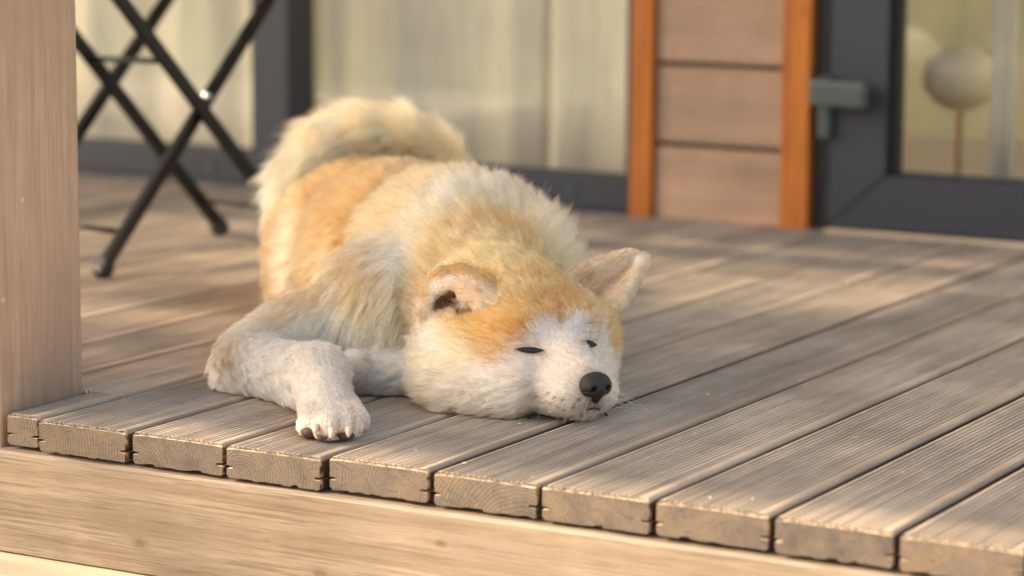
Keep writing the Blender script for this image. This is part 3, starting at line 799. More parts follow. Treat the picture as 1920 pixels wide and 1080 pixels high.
# ears
eo = W(1118, 556, 3.07); et = W(1211, 484, 3.085)
eu = et - eo; EL = np.linalg.norm(eu); eu /= EL
ev = W(1163, 612, 3.035) - W(1088, 488, 3.10); ev -= eu * (ev @ eu); ev /= np.linalg.norm(ev)
en = np.cross(eu, ev); en *= -np.sign(en @ FH)
EAR = dict(t='ear', o=eo, u=eu, v=ev, n=en, L=EL, w=.041, cup=.012, th=.0058, k=.008, len=.008, lift=.3, flow=eu, col=PALE)
PR.l.append(EAR)
def earp(s_, v_):          # a point of the ear's rim, in its own length and width
    wd_ = .041 * max(1 - max(s_, 0), 0) ** .7 if s_ >= 0 else .041 * (1 + .3 * s_)
    return eo + eu * EL * s_ + ev * (v_ * wd_) + en * .008
for sg in (-1, 1):
    rim = [earp(s_, sg * .80) for s_ in (-.2, .1, .35, .6, .8)] + [eo + eu * EL * .92 + en * .003]
    for q0, q1, ra_, rb_ in zip(rim[:-1], rim[1:], (.0075, .0074, .0068, .0062, .0054), (.0074, .0068, .0062, .0054, .0048)):
        PR.cap(q0, q1, ra_, rb_, k=.008, len=.008, lift=.25, flow=eu, col=np.array([.78, .60, .40]))
# the other ear, half folded: a cup with its tip rolled over towards the brow
PR.ell(W(852, 580, 2.985), (.034, .022, .052), k=.012, len=.007, lift=.25, flow=UP * .7 - RH * .5, col=PALE)
rl = [(836, 652, 2.97, .006), (812, 618, 2.962, .009), (802, 580, 2.956, .010), (808, 545, 2.952, .0105), (830, 522, 2.950, .011), (862, 513, 2.948, .011)]
for (x, y, d, r), (x2, y2, d2, r2) in zip(rl[:-1], rl[1:]):
    PR.cap(W(x, y, d), W(x2, y2, d2), r, r2, k=.008, len=.005, lift=.18, flow=W(x2, y2, d2) - W(x, y, d), col=PALE)
fo_ = W(858, 524, 2.955); fu = W(934, 574, 2.938) - fo_; fL = np.linalg.norm(fu); fu /= fL
fv = W(905, 500, 2.985) - W(858, 560, 2.93); fv -= fu * (fv @ fu); fv /= np.linalg.norm(fv)
fn = np.cross(fu, fv); fn *= -np.sign(fn @ FH)
FLAP = dict(t='ear', o=fo_, u=fu, v=fv, n=fn, L=fL, w=.029, cup=-.006, th=.0065, k=.009, len=.007, lift=.22, flow=fu, col=TAN)
def resample(pl, n):
    q = np.array(pl, float); s = np.r_[0, np.cumsum(np.linalg.norm(np.diff(q[:, :2], axis=0), axis=1))]; t = np.linspace(0, s[-1], n)
    return np.stack([np.interp(t, s, q[:, k]) for k in range(3)], 1)
RDG = resample([(804, 556, 2.958), (812, 532, 2.952), (830, 515, 2.948), (866, 506, 2.943), (902, 515, 2.936), (926, 542, 2.928), (936, 572, 2.924)], 17)
EDG = resample([(815, 566, 2.950), (830, 553, 2.940), (850, 551, 2.932), (874, 560, 2.922), (898, 573, 2.915), (920, 584, 2.913), (936, 576, 2.922)], 17)
shp = []
for q0, q1 in zip(RDG, EDG):
    for s_ in np.linspace(0, 1, 9):
        q = q0 * (1 - s_) + q1 * s_; shp.append(W(*q) - F_ * .007 * math.sin(math.pi * s_))
PR.l.append(dict(t='sheet', pts=np.array(shp), ra=.0056, k=.006, len=.0045, lift=.15, flow=fu, col=TAN))
CV = Prims()
CV.cap(W(833, 572, 2.945), W(852, 557, 2.938), .0095, .0105, k=.008)
CV.cap(W(856, 572, 2.925), W(864, 592, 2.935), .0035, .002, k=.004)
CV.cap(W(868, 584, 2.925), W(922, 596, 2.912), .0075, .006, k=.006)
for (x, y, d), (x2, y2, d2) in [((603, 772, 2.832), (600, 818, 2.762)), ((635, 770, 2.832), (634, 820, 2.757)), ((660, 766, 2.845), (664, 806, 2.778))]:
    CV.cap(W(x, y, d), W(x2, y2, d2), .0016, .0026, k=.004)
# eye sockets and the tear trough
EYES = [(994, 656), (1104, 643)]

lo = np.array([-.16, -.02, -.012]); hi = np.array([.72, 1.25, .40])
hres = .0034
D = field(PR.l, lo, hi, hres, CV.l, floor=0.001)
vb, qb = surface_nets(D, lo, hres)
me = mesh_np('dog', vb, qb)
dog = link('dog', me, None, None, True)
tag(dog, 'fawn and white Akita dog dozing with its chin flat on the deck boards', 'dog')
nv = len(vb)
vn = np.empty(nv * 3, np.float32); me.vertices.foreach_get('co', vn)
vn = np.empty(nv * 3, np.float32); me.vertex_normals.foreach_get('vector', vn); vn = vn.reshape(-1, 3)

bvh = BVHTree.FromPolygons(vb.tolist(), qb.tolist())
def hit(x, y):
    d = F_ + (x - 960) / F_PX * R_ + (540 - y) / F_PX * U_; d /= np.linalg.norm(d)
    r = bvh.ray_cast(Vector(CAM), Vector(d)); return np.array(r[0]) if r[0] is not None else WZ(x, y)
# coat attributes on every vertex, blended from the masses round it
wsum = np.zeros(nv); A_len = np.zeros(nv); A_lift = np.zeros(nv); A_flow = np.zeros((nv, 3)); A_col = np.zeros((nv, 3))
hf = headflow(vb); hf /= np.linalg.norm(hf, axis=1)[:, None]
for p in PR.l:
    d = sdf(p, vb); wt = np.exp(-np.clip(d, -.004, 1) / .006)
    fl = hf if isinstance(p['flow'], str) else np.tile(p['flow'] / np.linalg.norm(p['flow']), (nv, 1))
    wsum += wt; A_len += wt * p['len']; A_lift += wt * p['lift']; A_flow += wt[:, None] * fl; A_col += wt[:, None] * p['col']
A_len /= wsum; A_lift /= wsum; A_col /= wsum[:, None]

def paint(c, r, col, s=1.0, soft=.5, L=None):
    """a coloured patch of coat: centre, radii (number or three along right/away/up)"""
    q = (vb - np.array(c)) @ np.array((RH, FH, UP)).T / np.array(r)
    dd = np.linalg.norm(q, axis=1); m = np.clip((1 - dd) / soft, 0, 1); m = m * m * (3 - 2 * m) * s
    A_col[:] = A_col * (1 - m[:, None]) + np.array(col) * m[:, None]
    if L is not None: A_len[:] = A_len * (1 - m) + L * m
def paintH(a, b, z, r, col, s=1.0, soft=.5, L=None):
    q = (vb - Hd(a, b, z)) @ np.array(HX).T / np.array(r)
    dd = np.linalg.norm(q, axis=1); m = np.clip((1 - dd) / soft, 0, 1); m = m * m * (3 - 2 * m) * s
    A_col[:] = A_col * (1 - m[:, None]) + np.array(col) * m[:, None]
    if L is not None: A_len[:] = A_len * (1 - m) + L * m
# trunk
paint(W(560, 480, 3.5), (.025, .3, .12), PALE, .7, .9)
paint(W(690, 470, 3.2), (.02, .25, .13), TAN, .7, .9)
paint(W(690, 330, 3.5), (.10, .2, .05), TAN, .2, .9)
paint(W(800, 400, 3.35), (.06, .2, .08), CREAM, .5, .9)
paint(W(640, 560, 3.4), (.05, .2, .06), CREAM, .45, .9)
paint(W(990, 375, 3.16), (.07, .12, .055), PALE, .8, .8)
paint(W(720, 520, 3.1), (.045, .15, .08), CREAM, .5, .8)
paint(W(860, 400, 3.2), (.09, .15, .05), CREAM, .6, .9)
paint(W(900, 440, 3.08), (.09, .05, .022), FAWN, .5, .8)
paint(W(970, 470, 3.06), (.08, .08, .05), FAWN, .75, .8)
paint(W(560, 545, 3.1), (.06, .12, .026), FAWN, .75, .9)
paint(W(660, 500, 3.1), (.045, .12, .05), FAWN, .55, .9)

paint(W(540, 600, 3.1), (.05, .1, .03), FAWN, .6, .8)
paint(W(425, 655, 3.05), (.022, .1, .035), FAWN, .7, .8)
paint(W(700, 710, 3.0), (.09, .1, .035), WHITE, .9, .6)
for x, y, x2, y2 in [(604, 765, 602, 812), (636, 765, 634, 815), (661, 765, 664, 803)]:
    for t_ in np.linspace(0, 1, 7): paint(hit(x + (x2 - x) * t_, y + (y2 - y) * t_), (.0035, .012, .006), np.array([.42, .30, .19]), .6, .9)
for x, y, r_, s_ in [(455, 605, .028, .6), (490, 580, .028, .7), (530, 560, .03, .75), (570, 545, .03, .75), (610, 525, .03, .75), (645, 500, .03, .75), (600, 480, .035, .7), (640, 455, .03, .7), (665, 420, .03, .7), (680, 500, .022, .6), (690, 540, .018, .5), (680, 380, .03, .6), (700, 350, .03, .5)]:
    paint(hit(x, y), (r_, .06, r_), FAWN * 1.15, s_, .9)
for x, y in [(560, 420), (556, 470), (560, 520), (572, 560), (640, 480), (650, 520)]: paint(hit(x, y), (.018, .05, .03), PALE, .45, .9)
for x, y, r_ in [(600, 600, .034), (570, 615, .026), (640, 590, .028), (620, 630, .03), (560, 640, .03)]: paint(hit(x, y), (r_, .06, r_ * .8), np.array([.82, .65, .44]), .75, .9)
for x, y in [(692, 420), (690, 455), (690, 490), (696, 525)]: paint(hit(x, y), (.010, .04, .022), ORG, .5, .9)
for x, y, r_ in [(850, 385, .03), (890, 365, .03), (930, 368, .03), (975, 378, .03), (1015, 398, .026), (1045, 425, .02), (800, 420, .03), (770, 480, .03)]:
    paint(hit(x, y), (r_, .06, r_), np.array([.76, .60, .41]), .75, .9)
for x, y in [(825, 490), (845, 468), (875, 450), (910, 440), (950, 433), (990, 432), (1030, 440), (1060, 452)]: paint(hit(x, y), (.014, .04, .008), ORG, .5, .9)
for x, y in [(760, 330), (800, 340), (740, 370), (780, 390), (720, 420)]: paint(hit(x, y), (.035, .08, .035), CREAM, .4, .9)
for x, y in [(470, 690), (510, 690), (550, 690), (590, 690), (600, 730), (610, 765), (480, 730), (520, 735)]: paint(hit(x, y), (.028, .05, .028), np.array([.82, .71, .57]), .8, .9)
# tail: fawn on the inner curve
paint(W(730, 292, 3.66), (.09, .1, .016), FAWN, .6, .8)
# head markings
paintH(.170, 0, .13, (.085, .10, .065), np.array([.66, .38, .155]), 1, .45)
for x, y, rx, rz, c, s_, so_ in [
    (905, 610, .050, .040, ORG, .95, .7), (930, 660, .028, .020, ORG, .8, .8), (960, 600, .040, .030, ORG, .9, .7),
    (1040, 540, .075, .034, ORG, .95, .7), (1045, 572, .050, .024, ORG, .9, .7), (985, 585, .03, .024, ORG, .9, .7), (1105, 560, .03, .025, ORG, .9, .7), (1140, 590, .022, .045, ORG, .95, .7), (1150, 640, .016, .026, ORG, .8, .8),
    (1050, 572, .010, .016, np.array([.28, .15, .06]), .6, .9), (985, 540, .05, .012, np.array([.62, .38, .16]), .5, .8),
    (840, 680, .05, .05, np.array([.68, .50, .28]), .6, .9), (900, 740, .08, .035, WHITE, .7, .8),
    (1022, 617, .023, .014, WHITE, .95, .8), (1004, 630, .017, .008, WHITE, .8, .8), (1084, 608, .016, .016, WHITE, .95, .8), (1048, 655, .016, .024, WHITE, 1, .8), (1050, 592, .0055, .020, np.array([.30, .16, .06]), .75, .8),
    (1020, 705, .05, .030, WHITE * .84, .9, .8), (1075, 690, .03, .034, WHITE * .84, .9, .8), (1060, 750, .05, .022, WHITE * .86, .9, .8), (1160, 700, .02, .03, WHITE, .9, .7), (1020, 670, .008, .006, ORG, .4, .9),
    (1100, 690, .016, .006, np.array([.5, .33, .2]), .5, .9)]:
    paint(hit(x, y), (rx, .11 if c is ORG else .07, rz), c, s_, so_)
paintH(-.006, 0, .020, (.022, .021, .013), np.array([.20, .17, .16]), .8, .7)
# far ear: pale rim, pink-brown hollow
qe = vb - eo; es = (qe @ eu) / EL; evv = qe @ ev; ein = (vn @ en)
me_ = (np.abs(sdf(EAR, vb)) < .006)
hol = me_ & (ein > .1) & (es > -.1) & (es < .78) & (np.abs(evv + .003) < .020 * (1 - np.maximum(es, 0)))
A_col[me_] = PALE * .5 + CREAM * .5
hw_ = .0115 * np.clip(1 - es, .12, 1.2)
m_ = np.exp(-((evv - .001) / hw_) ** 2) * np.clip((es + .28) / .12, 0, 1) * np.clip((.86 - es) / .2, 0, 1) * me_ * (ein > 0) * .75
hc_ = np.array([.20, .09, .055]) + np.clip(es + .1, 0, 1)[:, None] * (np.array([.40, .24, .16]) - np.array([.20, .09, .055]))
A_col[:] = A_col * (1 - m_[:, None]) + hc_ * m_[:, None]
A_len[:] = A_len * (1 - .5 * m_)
for x, y in [(1118, 505), (1135, 503), (1152, 500), (1170, 496), (1188, 490), (1204, 484), (1170, 570), (1180, 550), (1190, 530)]: paint(hit(x, y), (.012, .03, .009), np.array([.78, .60, .40]), .85, .9)
for x, y in [(1128, 548), (1118, 532), (1108, 516), (1098, 500)]: paint(hit(x, y), (.005, .03, .008), ORG, .45, .9)
paint(W(1105, 520, 3.05), (.016, .05, .028), FAWN, .35, .8)
# near ear
dcv = np.minimum(sdf(CV.l[0], vb), sdf(CV.l[1], vb)); inn = np.clip(1 - np.abs(dcv) / .004, 0, 1)
paint(hit(870, 545), (.05, .06, .03), PALE, .9, .5)
dR = np.full(nv, 9.0); dE = np.full(nv, 9.0)
for q in RDG: dR = np.minimum(dR, np.linalg.norm(vb - W(*q), axis=1))
for q in EDG[:-2]: dE = np.minimum(dE, np.linalg.norm(vb - W(*q), axis=1))
m_ = np.clip((dE - dR + .004) / .010, 0, 1) * np.clip((.017 - dR) / .006, 0, 1) * .9
A_col[:] = A_col * (1 - m_[:, None]) + ORG * m_[:, None]
for x, y in [(808, 545), (806, 565), (806, 585), (812, 610), (822, 635), (835, 655), (818, 535), (838, 528)]: paint(hit(x, y), (.009, .03, .011), WHITE, .9, .8)
paint(hit(893, 541), (.005, .02, .007), TAN, .7, .9)
paint(hit(908, 573), (.010, .02, .004), DARK, .55, .9)
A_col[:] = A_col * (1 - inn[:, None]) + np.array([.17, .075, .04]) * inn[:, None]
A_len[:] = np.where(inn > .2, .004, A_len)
# no hair on nose and eyes
eyeP = [hit(*e) for e in EYES]
NOSE = Hd(-.006, 0, .042)
A_col_v = np.clip(A_col, 0, 1)

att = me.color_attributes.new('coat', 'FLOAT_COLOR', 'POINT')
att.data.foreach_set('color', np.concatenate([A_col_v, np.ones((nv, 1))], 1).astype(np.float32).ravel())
def mat_skin():
    t = NT('coat_skin'); a = t.n('ShaderNodeAttribute', attribute_name='coat')
    c = t.mix(1.0, a.outputs['Color'], (0.8, 0.76, 0.72, 1), 'MULTIPLY'); return t.base(c, 0.9, 0.1)
me.materials.append(mat_skin())
def mat_fur():
    t = NT('dog_fur'); a = t.n('ShaderNodeAttribute', attribute_name='coat')
    hb = t.n('ShaderNodeBsdfHairPrincipled'); hb.parametrization = 'COLOR'
    t.set(hb.inputs['Color'], a.outputs['Color'])
    hb.inputs['Roughness'].default_value = 0.45; hb.inputs['Radial Roughness'].default_value = 0.6
    hb.inputs['Random Roughness'].default_value = 0.2; hb.inputs['IOR'].default_value = 1.28
    t.set(t.out.inputs['Surface'], hb.outputs[0]); return t.m
M_FUR = mat_fur()

# --- strands
tri = np.concatenate([qb[:, [0, 1, 2]], qb[:, [0, 2, 3]]])
def fur(n_total, density_fn, seed):
    r = np.random.default_rng(seed)
    p0, p1, p2 = vb[tri[:, 0]], vb[tri[:, 1]], vb[tri[:, 2]]
    ar = 0.5 * np.linalg.norm(np.cross(p1 - p0, p2 - p0), axis=1)
    cen = (p0 + p1 + p2) / 3
    nn = vn[tri].mean(1)
    ar = ar * density_fn(cen, nn, tri)
    ti = r.choice(len(tri), n_total, p=ar / ar.sum())
    u = r.random(n_total); v = r.random(n_total); fl = u + v > 1; u[fl] = 1 - u[fl]; v[fl] = 1 - v[fl]
    bw = np.stack([1 - u - v, u, v], 1)
    ip = lambda A: (A[tri[ti]] * (bw[:, :, None] if A.ndim == 2 else bw)).sum(1)
    return ip(vb), ip(vn.astype(np.float64)), ip(A_len), ip(A_lift), ip(A_flow), ip(A_col_v), r
def dens(c, n, t):
    toward = -(n @ F_)
    L = A_len[t].mean(1)
    d = np.clip(.016 / L, .45, 2.6)
    d *= np.where(toward < -.35, .12, 1.0) * np.where(c[:, 2] < .006, .15, 1.0)
    dep_ = (c - CAM) @ F_
    d *= np.clip(1.35 - (dep_ - 2.8) * .75, .55, 1.3)
    return d
NH = 420000
root, nrm, Ln, lift, flow, colr, rr_ = fur(NH, dens, 11)
nrm /= np.linalg.norm(nrm, axis=1)[:, None]
keep = np.ones(NH, bool)
dn = (root - NOSE) @ np.array(HX).T / np.array((.016, .0205, .0165)); keep &= np.linalg.norm(dn, axis=1) > 1.0
for (ex, ey), e, hw in zip(EYES, eyeP, (.0150, .0090)):
    q = root - e; qx = q @ R_; qy = q @ U_; qz = q @ F_
    keep &= ~((np.abs(qx) < hw) & (np.abs(qy) < .0034) & (np.abs(qz) < .03))
root, nrm, Ln, lift, flow, colr = [a[keep] for a in (root, nrm, Ln, lift, flow, colr)]
n = len(root)
flow = flow - nrm * (flow * nrm).sum(1)[:, None]
flow /= np.maximum(np.linalg.norm(flow, axis=1), 1e-6)[:, None]
# slow swirls so that the coat does not lie perfectly combed
def vnoise(X, s, seed):
    q = np.random.default_rng(seed); o = np.zeros((len(X), 3))
    for k in range(6):
        kv = q.normal(size=3) * s * (1 + .5 * k); ph = q.uniform(0, 6.28, 3)
        o += np.sin((X @ kv)[:, None] + ph) / (1 + .35 * k)
    return o / 2.2
sw = vnoise(root, 60, 3); sw2 = vnoise(root, 240, 4)
flow = flow + .22 * sw + .16 * sw2 + rr_.normal(size=(n, 3)) * .12
flow -= nrm * (flow * nrm).sum(1)[:, None]; flow /= np.maximum(np.linalg.norm(flow, axis=1), 1e-6)[:, None]
lift = np.clip(lift + .10 * sw2[:, 0] + rr_.normal(size=n) * .07, .06, .95)
Ln = Ln * np.clip(rr_.normal(1, .2, n), .45, 1.5) * (1 + .12 * sw[:, 1])
under = rr_.random(n) < .25; Ln = np.where(under, Ln * .6, Ln)
# clumps
nc = n // 22
ci = rr_.choice(n, nc, replace=False)
kd = KDTree(nc)
for i_, j_ in enumerate(ci): kd.insert(root[j_], i_)
kd.balance()
near = np.fromiter((kd.find(p)[1] for p in root.tolist()), np.int64, n)
th = lift * 1.25
d0 = flow * np.cos(th)[:, None] + nrm * np.sin(th)[:, None]
th1 = lift * .62
d1 = flow * np.cos(th1)[:, None] + nrm * np.sin(th1)[:, None]
NPT = 6
ts_ = np.linspace(0, 1, NPT)
pts = np.empty((n, NPT, 3))
for k, t in enumerate(ts_):
    pts[:, k] = root + Ln[:, None] * (d0 * (t - .5 * t * t) + d1 * .5 * t * t + np.array([0, 0, -.10]) * (t * t))
cp = pts[ci[near]]
cstr = (.55 * (0.5 + rr_.random(n)))[:, None, None] * (ts_ ** 1.6)[None, :, None]
cdist = np.linalg.norm(root[ci[near]] - root, axis=1); okc = (cdist < .007)[:, None, None]
pts = np.where(okc, pts + (cp - pts) * np.clip(cstr, 0, .85), pts)
pts += (rr_.normal(size=(n, NPT, 3)) * (.025 * Ln)[:, None, None]) * (ts_ ** 1.2)[None, :, None]
pts[:, :, 2] = np.maximum(pts[:, :, 2], .0012 + .001 * rr_.random((n, 1)))
depr = (root - CAM) @ F_
rad0 = np.clip(.00013 + .0035 * Ln, .00014, .00026) * np.clip((depr / 2.95) ** 1.6, .9, 1.5)
radii = rad0[:, None] * np.array([1.0, 1.0, .95, .8, .55, .15])[None, :]
# colour: per hair variation, darker bases on fawn, paler tips
ton = 1 + .13 * rr_.normal(size=n) + .10 * rr_.normal(size=nc)[near] + .08 * sw2[:, 2] + .08 * vnoise(root, 110, 9)[:, 0]
hc = colr * ton[:, None]
for x, y in [(1012, 742), (1030, 738), (1046, 744), (1060, 750), (1038, 756), (1052, 762), (1066, 766), (1024, 752), (1080, 760), (1044, 774), (1060, 778), (1076, 776), (1020, 766), (1090, 748), (1094, 772)]:
    m_ = np.linalg.norm(root - hit(x, y), axis=1) < .0017; hc[m_] = np.array([.10, .085, .08])
dk = (rr_.random(n) < .05) & (colr[:, 2] < .35); hc[dk] *= .55
wt_ = (rr_.random(n) < .10); hc[wt_] = hc[wt_] * .5 + PALE * .5
tipmix = np.array([0, 0, .1, .3, .6, .9])
pc = hc[:, None, :] * (1 - np.maximum(tipmix, 0)[None, :, None]) + np.clip(hc * 1.20 + .015, 0, .9)[:, None, :] * np.maximum(tipmix, 0)[None, :, None]
pc[:, 0] *= .9
pc = np.clip(pc, .02, .93)

def curves(name, pts_list, radii_list, cols, mat, parent):
    hc_ = bpy.data.hair_curves.new(name)
    hc_.add_curves([len(p) for p in pts_list] if isinstance(pts_list, list) else [pts_list.shape[1]] * len(pts_list))
    P_ = np.concatenate(pts_list) if isinstance(pts_list, list) else pts_list.reshape(-1, 3)
    R2 = np.concatenate(radii_list) if isinstance(radii_list, list) else radii_list.ravel()
    hc_.position_data.foreach_set('vector', P_.astype(np.float32).ravel())
    ra = hc_.attributes.get('radius') or hc_.attributes.new('radius', 'FLOAT', 'POINT')
    ra.data.foreach_set('value', R2.astype(np.float32))
    if cols is not None:
        ca = hc_.attributes.new('coat', 'FLOAT_COLOR', 'POINT')
        C_ = np.concatenate([cols.reshape(-1, 3), np.ones((len(P_), 1))], 1)
        ca.data.foreach_set('color', C_.astype(np.float32).ravel())
    hc_.materials.append(mat)
    o = bpy.data.objects.new(name, hc_); COL.objects.link(o); o.parent = parent; return o
fo = curves('fur', pts, radii, pc, M_FUR, dog); fo['kind'] = 'stuff'

# tufts standing in the hollows of the ears
tp_, tr2 = [], []
rt = np.random.default_rng(8)
def tuft(x, y, sx, sy, dv, L, nn_):
    for _ in range(nn_):
        p = hit(x + rt.normal() * sx, y + rt.normal() * sy); dd_ = np.array(dv) + rt.normal(size=3) * .25; dd_ /= np.linalg.norm(dd_)
        l_ = L * rt.uniform(.6, 1.2); tt = np.linspace(0, 1, 6)[:, None]
        tp_.append(p - F_ * .005 + dd_ * l_ * tt + (-F_) * .004 * tt * (1 - tt) + rt.normal(size=3) * .002 * tt ** 2); tr2.append(np.linspace(.00022, .00006, 6))
tuft(844, 596, 9, 5, UP * .9 + RH * .1 - FH * .5, .013, 90)
tuft(868, 566, 4, 8, UP * -.1 - RH * .8 - FH * .4, .012, 50)
tuft(826, 590, 5, 18, UP * .5 + RH * .4 - FH * .4, .012, 40)
tuft(1112, 530, 3, 12, RH * .8 + UP * .35 - FH * .4, .010, 25)
tuft(1150, 588, 8, 8, RH * .1 + UP * .8 - FH * .4, .014, 50)
tc_ = np.clip(np.repeat((PALE * rt.uniform(.75, 1.15, (len(tp_), 1)))[:, None, :], 6, 1), 0, .9)
o = curves('ear_tufts', tp_, tr2, tc_, M_FUR, dog); o['kind'] = 'stuff'

# --- nose
def mat_nose():
    t = NT('nose_leather'); v = t.n('ShaderNodeTexVoronoi'); t.set(v.inputs['Vector'], t.coord()); v.inputs['Scale'].default_value = 900
    t.bump(v.outputs['Distance'], .7, .0008)
    return t.base((.015, .012, .0115, 1), .46, .45)
M_NOSE = mat_nose()
NP = Prims(); NC = Prims()
def Nn(a, b, z): return NOSE - HF * a + HL * b + UP * z
NP.ell(Nn(.004, 0, .0015), (.0125, .0175, .0120), HX, k=.004)
NP.ell(Nn(.003, .0085, -.002), (.0115, .0095, .0100), HX, k=.004)
NP.ell(Nn(.003, -.0085, -.002), (.0115, .0095, .0100), HX, k=.004)
NP.cap(Nn(-.004, 0, -.006), Nn(.002, 0, -.016), .006, .004, k=.005)
for s in (-1, 1):
    NC.ell(Nn(-.0075, .0082 * s, -.0022), (.0050, .0030, .0024), HX, k=.002)
    NC.cap(Nn(-.006, .0100 * s, -.0034), Nn(-.001, .0175 * s, -.0052), .0014, .0006, k=.002)
NC.cap(Nn(-.0105, 0, -.003), Nn(-.006, 0, -.018), .0007, .0007, k=.002)
nl = NOSE - .03; nh = NOSE + .03
v_, q_ = surface_nets(field(NP.l, nl, nh, .0006, NC.l), nl, .0006)
link('nose', mesh_np('nose', v_, q_), dog, M_NOSE, True)

# --- eyes: narrow dark slits between closed lids
M_EYE = plain('eye_dark', (.006, .005, .0045, 1), .12, .6, nscale=20, var=.05)
def almond(name, ctr, hw, hh, tilt, mat, push=.0015, dpt=.0025):
    bm = bmesh.new(); bmesh.ops.create_uvsphere(bm, u_segments=24, v_segments=12, radius=1)
    ct, st_ = math.cos(tilt), math.sin(tilt)
    rx = R_ * ct + U_ * st_; uy = -R_ * st_ + U_ * ct
    for v in bm.verts:
        x, y, z = v.co
        yy = y * (1 - .55 * x * x) * (.6 if y > 0 else 1.0)
        p_ = np.array(ctr) - F_ * push + rx * (x * hw) + uy * (yy * hh - .0012 * (1 - x * x) * 0 + .0008 * x * x) - F_ * (z * dpt * (1 - .4 * x * x))
        v.co = Vector(p_)
    return obj(name, bm, mat, dog, True)
almond('eye', eyeP[0], .0145, .0038, -.06, M_EYE)
almond('eye', eyeP[1], .0092, .0052, -.30, M_EYE)

M_LID = plain('lid_skin', lin(38, 28, 25), .5, .4, nscale=300, var=.2)
for ex, ey, w1, w2, dy in ((994, 656, 30, 26, 2),):
    for oy, rr2 in ((-4.0, .0009), (4.5, .0006)):
        bm = bmesh.new(); pl_ = []
        for t_ in np.linspace(-1, 1, 9):
            pl_.append(hit(ex + (t_ * w1 if t_ < 0 else t_ * w2), ey + oy * (1 - t_ * t_) + dy * t_ * .6) - F_ * .0022)
        tube(bm, pl_, [rr2 * (1 - .8 * abs(t_) ** 2) + .0001 for t_ in np.linspace(-1, 1, 9)], 6); obj('eyelid', bm, M_LID, dog, True)

# --- claws and toe pads
M_CLAW = plain('claw_horn', lin(214, 176, 150), .35, .5, nscale=200, var=.1)
M_PAD = plain('pad_leather', lin(80, 64, 57), .65, .3, nscale=500, var=.25, bump=.4)
def hornlet(p, d, L, r):
    bm = bmesh.new(); pp = [np.array(p) + d * L * t - UP * (.0022 * t * t) for t in (0, .35, .7, 1)]
    tube(bm, pp, [r, r * .95, r * .75, r * .3], 10); return obj('claw', bm, M_CLAW, dog, True)
for (x, y, d) in [(592, 797, 2.760), (622, 805, 2.752), (654, 803, 2.758), (677, 795, 2.777)]:
    hornlet(W(x, y, d), (-FH * .8 - UP * .55), .0095, .0036)
for (x, y, d, rx, rz) in [(581, 820, 2.783, .0095, .0066), (613, 828, 2.769, .0110, .0058), (649, 828, 2.772, .0102, .0056), (669, 816, 2.796, .006, .0055)]:
    bm = bmesh.new(); bmesh.ops.create_uvsphere(bm, u_segments=18, v_segments=10, radius=1)
    c = W(x, y, d); c[2] = rz * .95
    for v in bm.verts: v.co = Vector(c + RH * v.co.x * rx + FH * v.co.y * .012 + UP * v.co.z * rz)
    obj('toe_pad', bm, M_PAD, dog, True)

# --- lips
M_LIP = plain('lip_skin', lin(48, 36, 34), .45, .5, nscale=300, var=.2)
bm = bmesh.new()
lp_ = [hit(x, y) - F_ * .004 for x, y in [(982, 778), (988, 781), (996, 784)]]
tube(bm, lp_, [.0008, .0018, .0008], 8); obj('lip', bm, M_LIP, dog, True)
bm = bmesh.new()
lp_ = [hit(x, y) - F_ * .004 for x, y in [(1100, 768), (1114, 765), (1122, 767), (1132, 772), (1138, 779)]]
tube(bm, lp_, [.0006, .0010, .0012, .0017, .0010], 8); obj('lip', bm, M_LIP, dog, True)

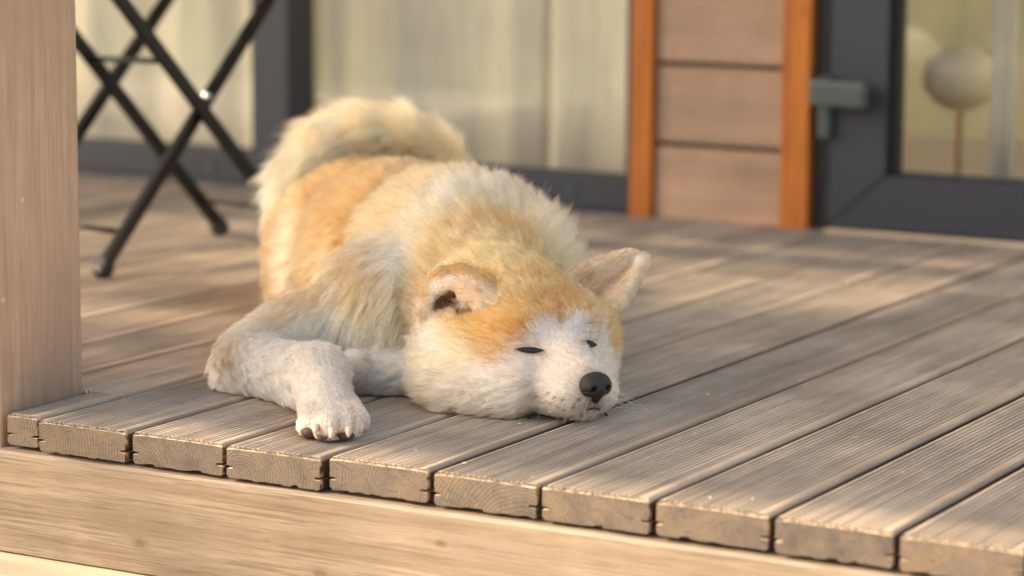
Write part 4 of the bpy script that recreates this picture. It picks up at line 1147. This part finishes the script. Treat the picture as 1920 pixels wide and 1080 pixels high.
# --- whiskers, brow hairs and lashes
def mat_hair(name, col):
    t = NT(name); n_ = t.noise(t.coord(), 50, 2)
    return t.base(t.mix(1.0, col, t.ramp(n_, [(.3, .8), (.7, 1.1)]), 'MULTIPLY'), .4, .5)
M_WHISK = mat_hair('whisker_white', (.75, .68, .58, 1)); M_LASH = mat_hair('lash_dark', (.02, .016, .012, 1))
def hairline(p, d, L, sag, nseg=8, curl=None):
    ts2 = np.linspace(0, 1, nseg)[:, None]; d = d / np.linalg.norm(d)
    return np.array(p) + d * L * ts2 + np.array([0, 0, -sag]) * ts2 ** 2 + (0 if curl is None else np.array(curl) * ts2 ** 2)
wp, wr = [], []
rw = np.random.default_rng(5)
for i in range(15):      # near side of the muzzle, hanging to the boards
    x = rw.uniform(1010, 1120); y = rw.uniform(745, 785); p = hit(x, y)
    L = rw.uniform(.008, .022)
    h_ = hairline(p, -FH * .5 + RH * rw.uniform(-.35, .15) - UP * .7, L, .004); h_[:, 2] = np.maximum(h_[:, 2], .002)
    wp.append(h_); wr.append(np.linspace(.00012, .00004, 8))
for i in range(13):      # far side, out to the right
    x = rw.uniform(1140, 1158); y = rw.uniform(725, 775); p = hit(x, y)
    h_ = hairline(p, RH * .8 - FH * .2 + UP * rw.uniform(-.5, .3), rw.uniform(.02, .05), .014); h_[:, 2] = np.maximum(h_[:, 2], .002)
    wp.append(h_); wr.append(np.linspace(.00018, .00005, 8))
h_ = hairline(hit(1165, 712), RH * .8 + UP * .35, .045, .004); wp.append(h_); wr.append(np.linspace(.0002, .00005, 8))
o = curves('whiskers', wp, wr, None, M_WHISK, dog); o['kind'] = 'stuff'
lpz, lr = [], []
for (x, y, dx, dy, L) in [(1008, 628, -45, -8, .030), (1006, 632, -38, 2, .018), (1088, 610, 36, -14, .022), (1092, 606, 48, -5, .030), (1092, 622, 50, 0, .032), (1096, 632, 30, 6, .022),
                          (948, 763, -70, 5, .046)]:
    p = hit(x, y) - F_ * .003; d = R_ * dx - U_ * dy; d = d / np.linalg.norm(d) - F_ * .25
    lpz.append(hairline(p, d, L, .003 if y < 700 else 0, curl=None)); lr.append(np.linspace(.00017, .00005, 8))
for (ex, ey), hw in zip(EYES, (24, 14)):
    for i in range(16):
        t = rw.uniform(-1, 1); p = hit(ex + t * hw, ey - 5 + 2 * t * t) - F_ * .003
        lpz.append(hairline(p, R_ * t * .6 - U_ * .5 - F_ * .6, rw.uniform(.003, .006), 0)); lr.append(np.linspace(.00022, .00006, 8))
o = curves('eyelashes', lpz, lr, None, M_LASH, dog); o['kind'] = 'stuff'
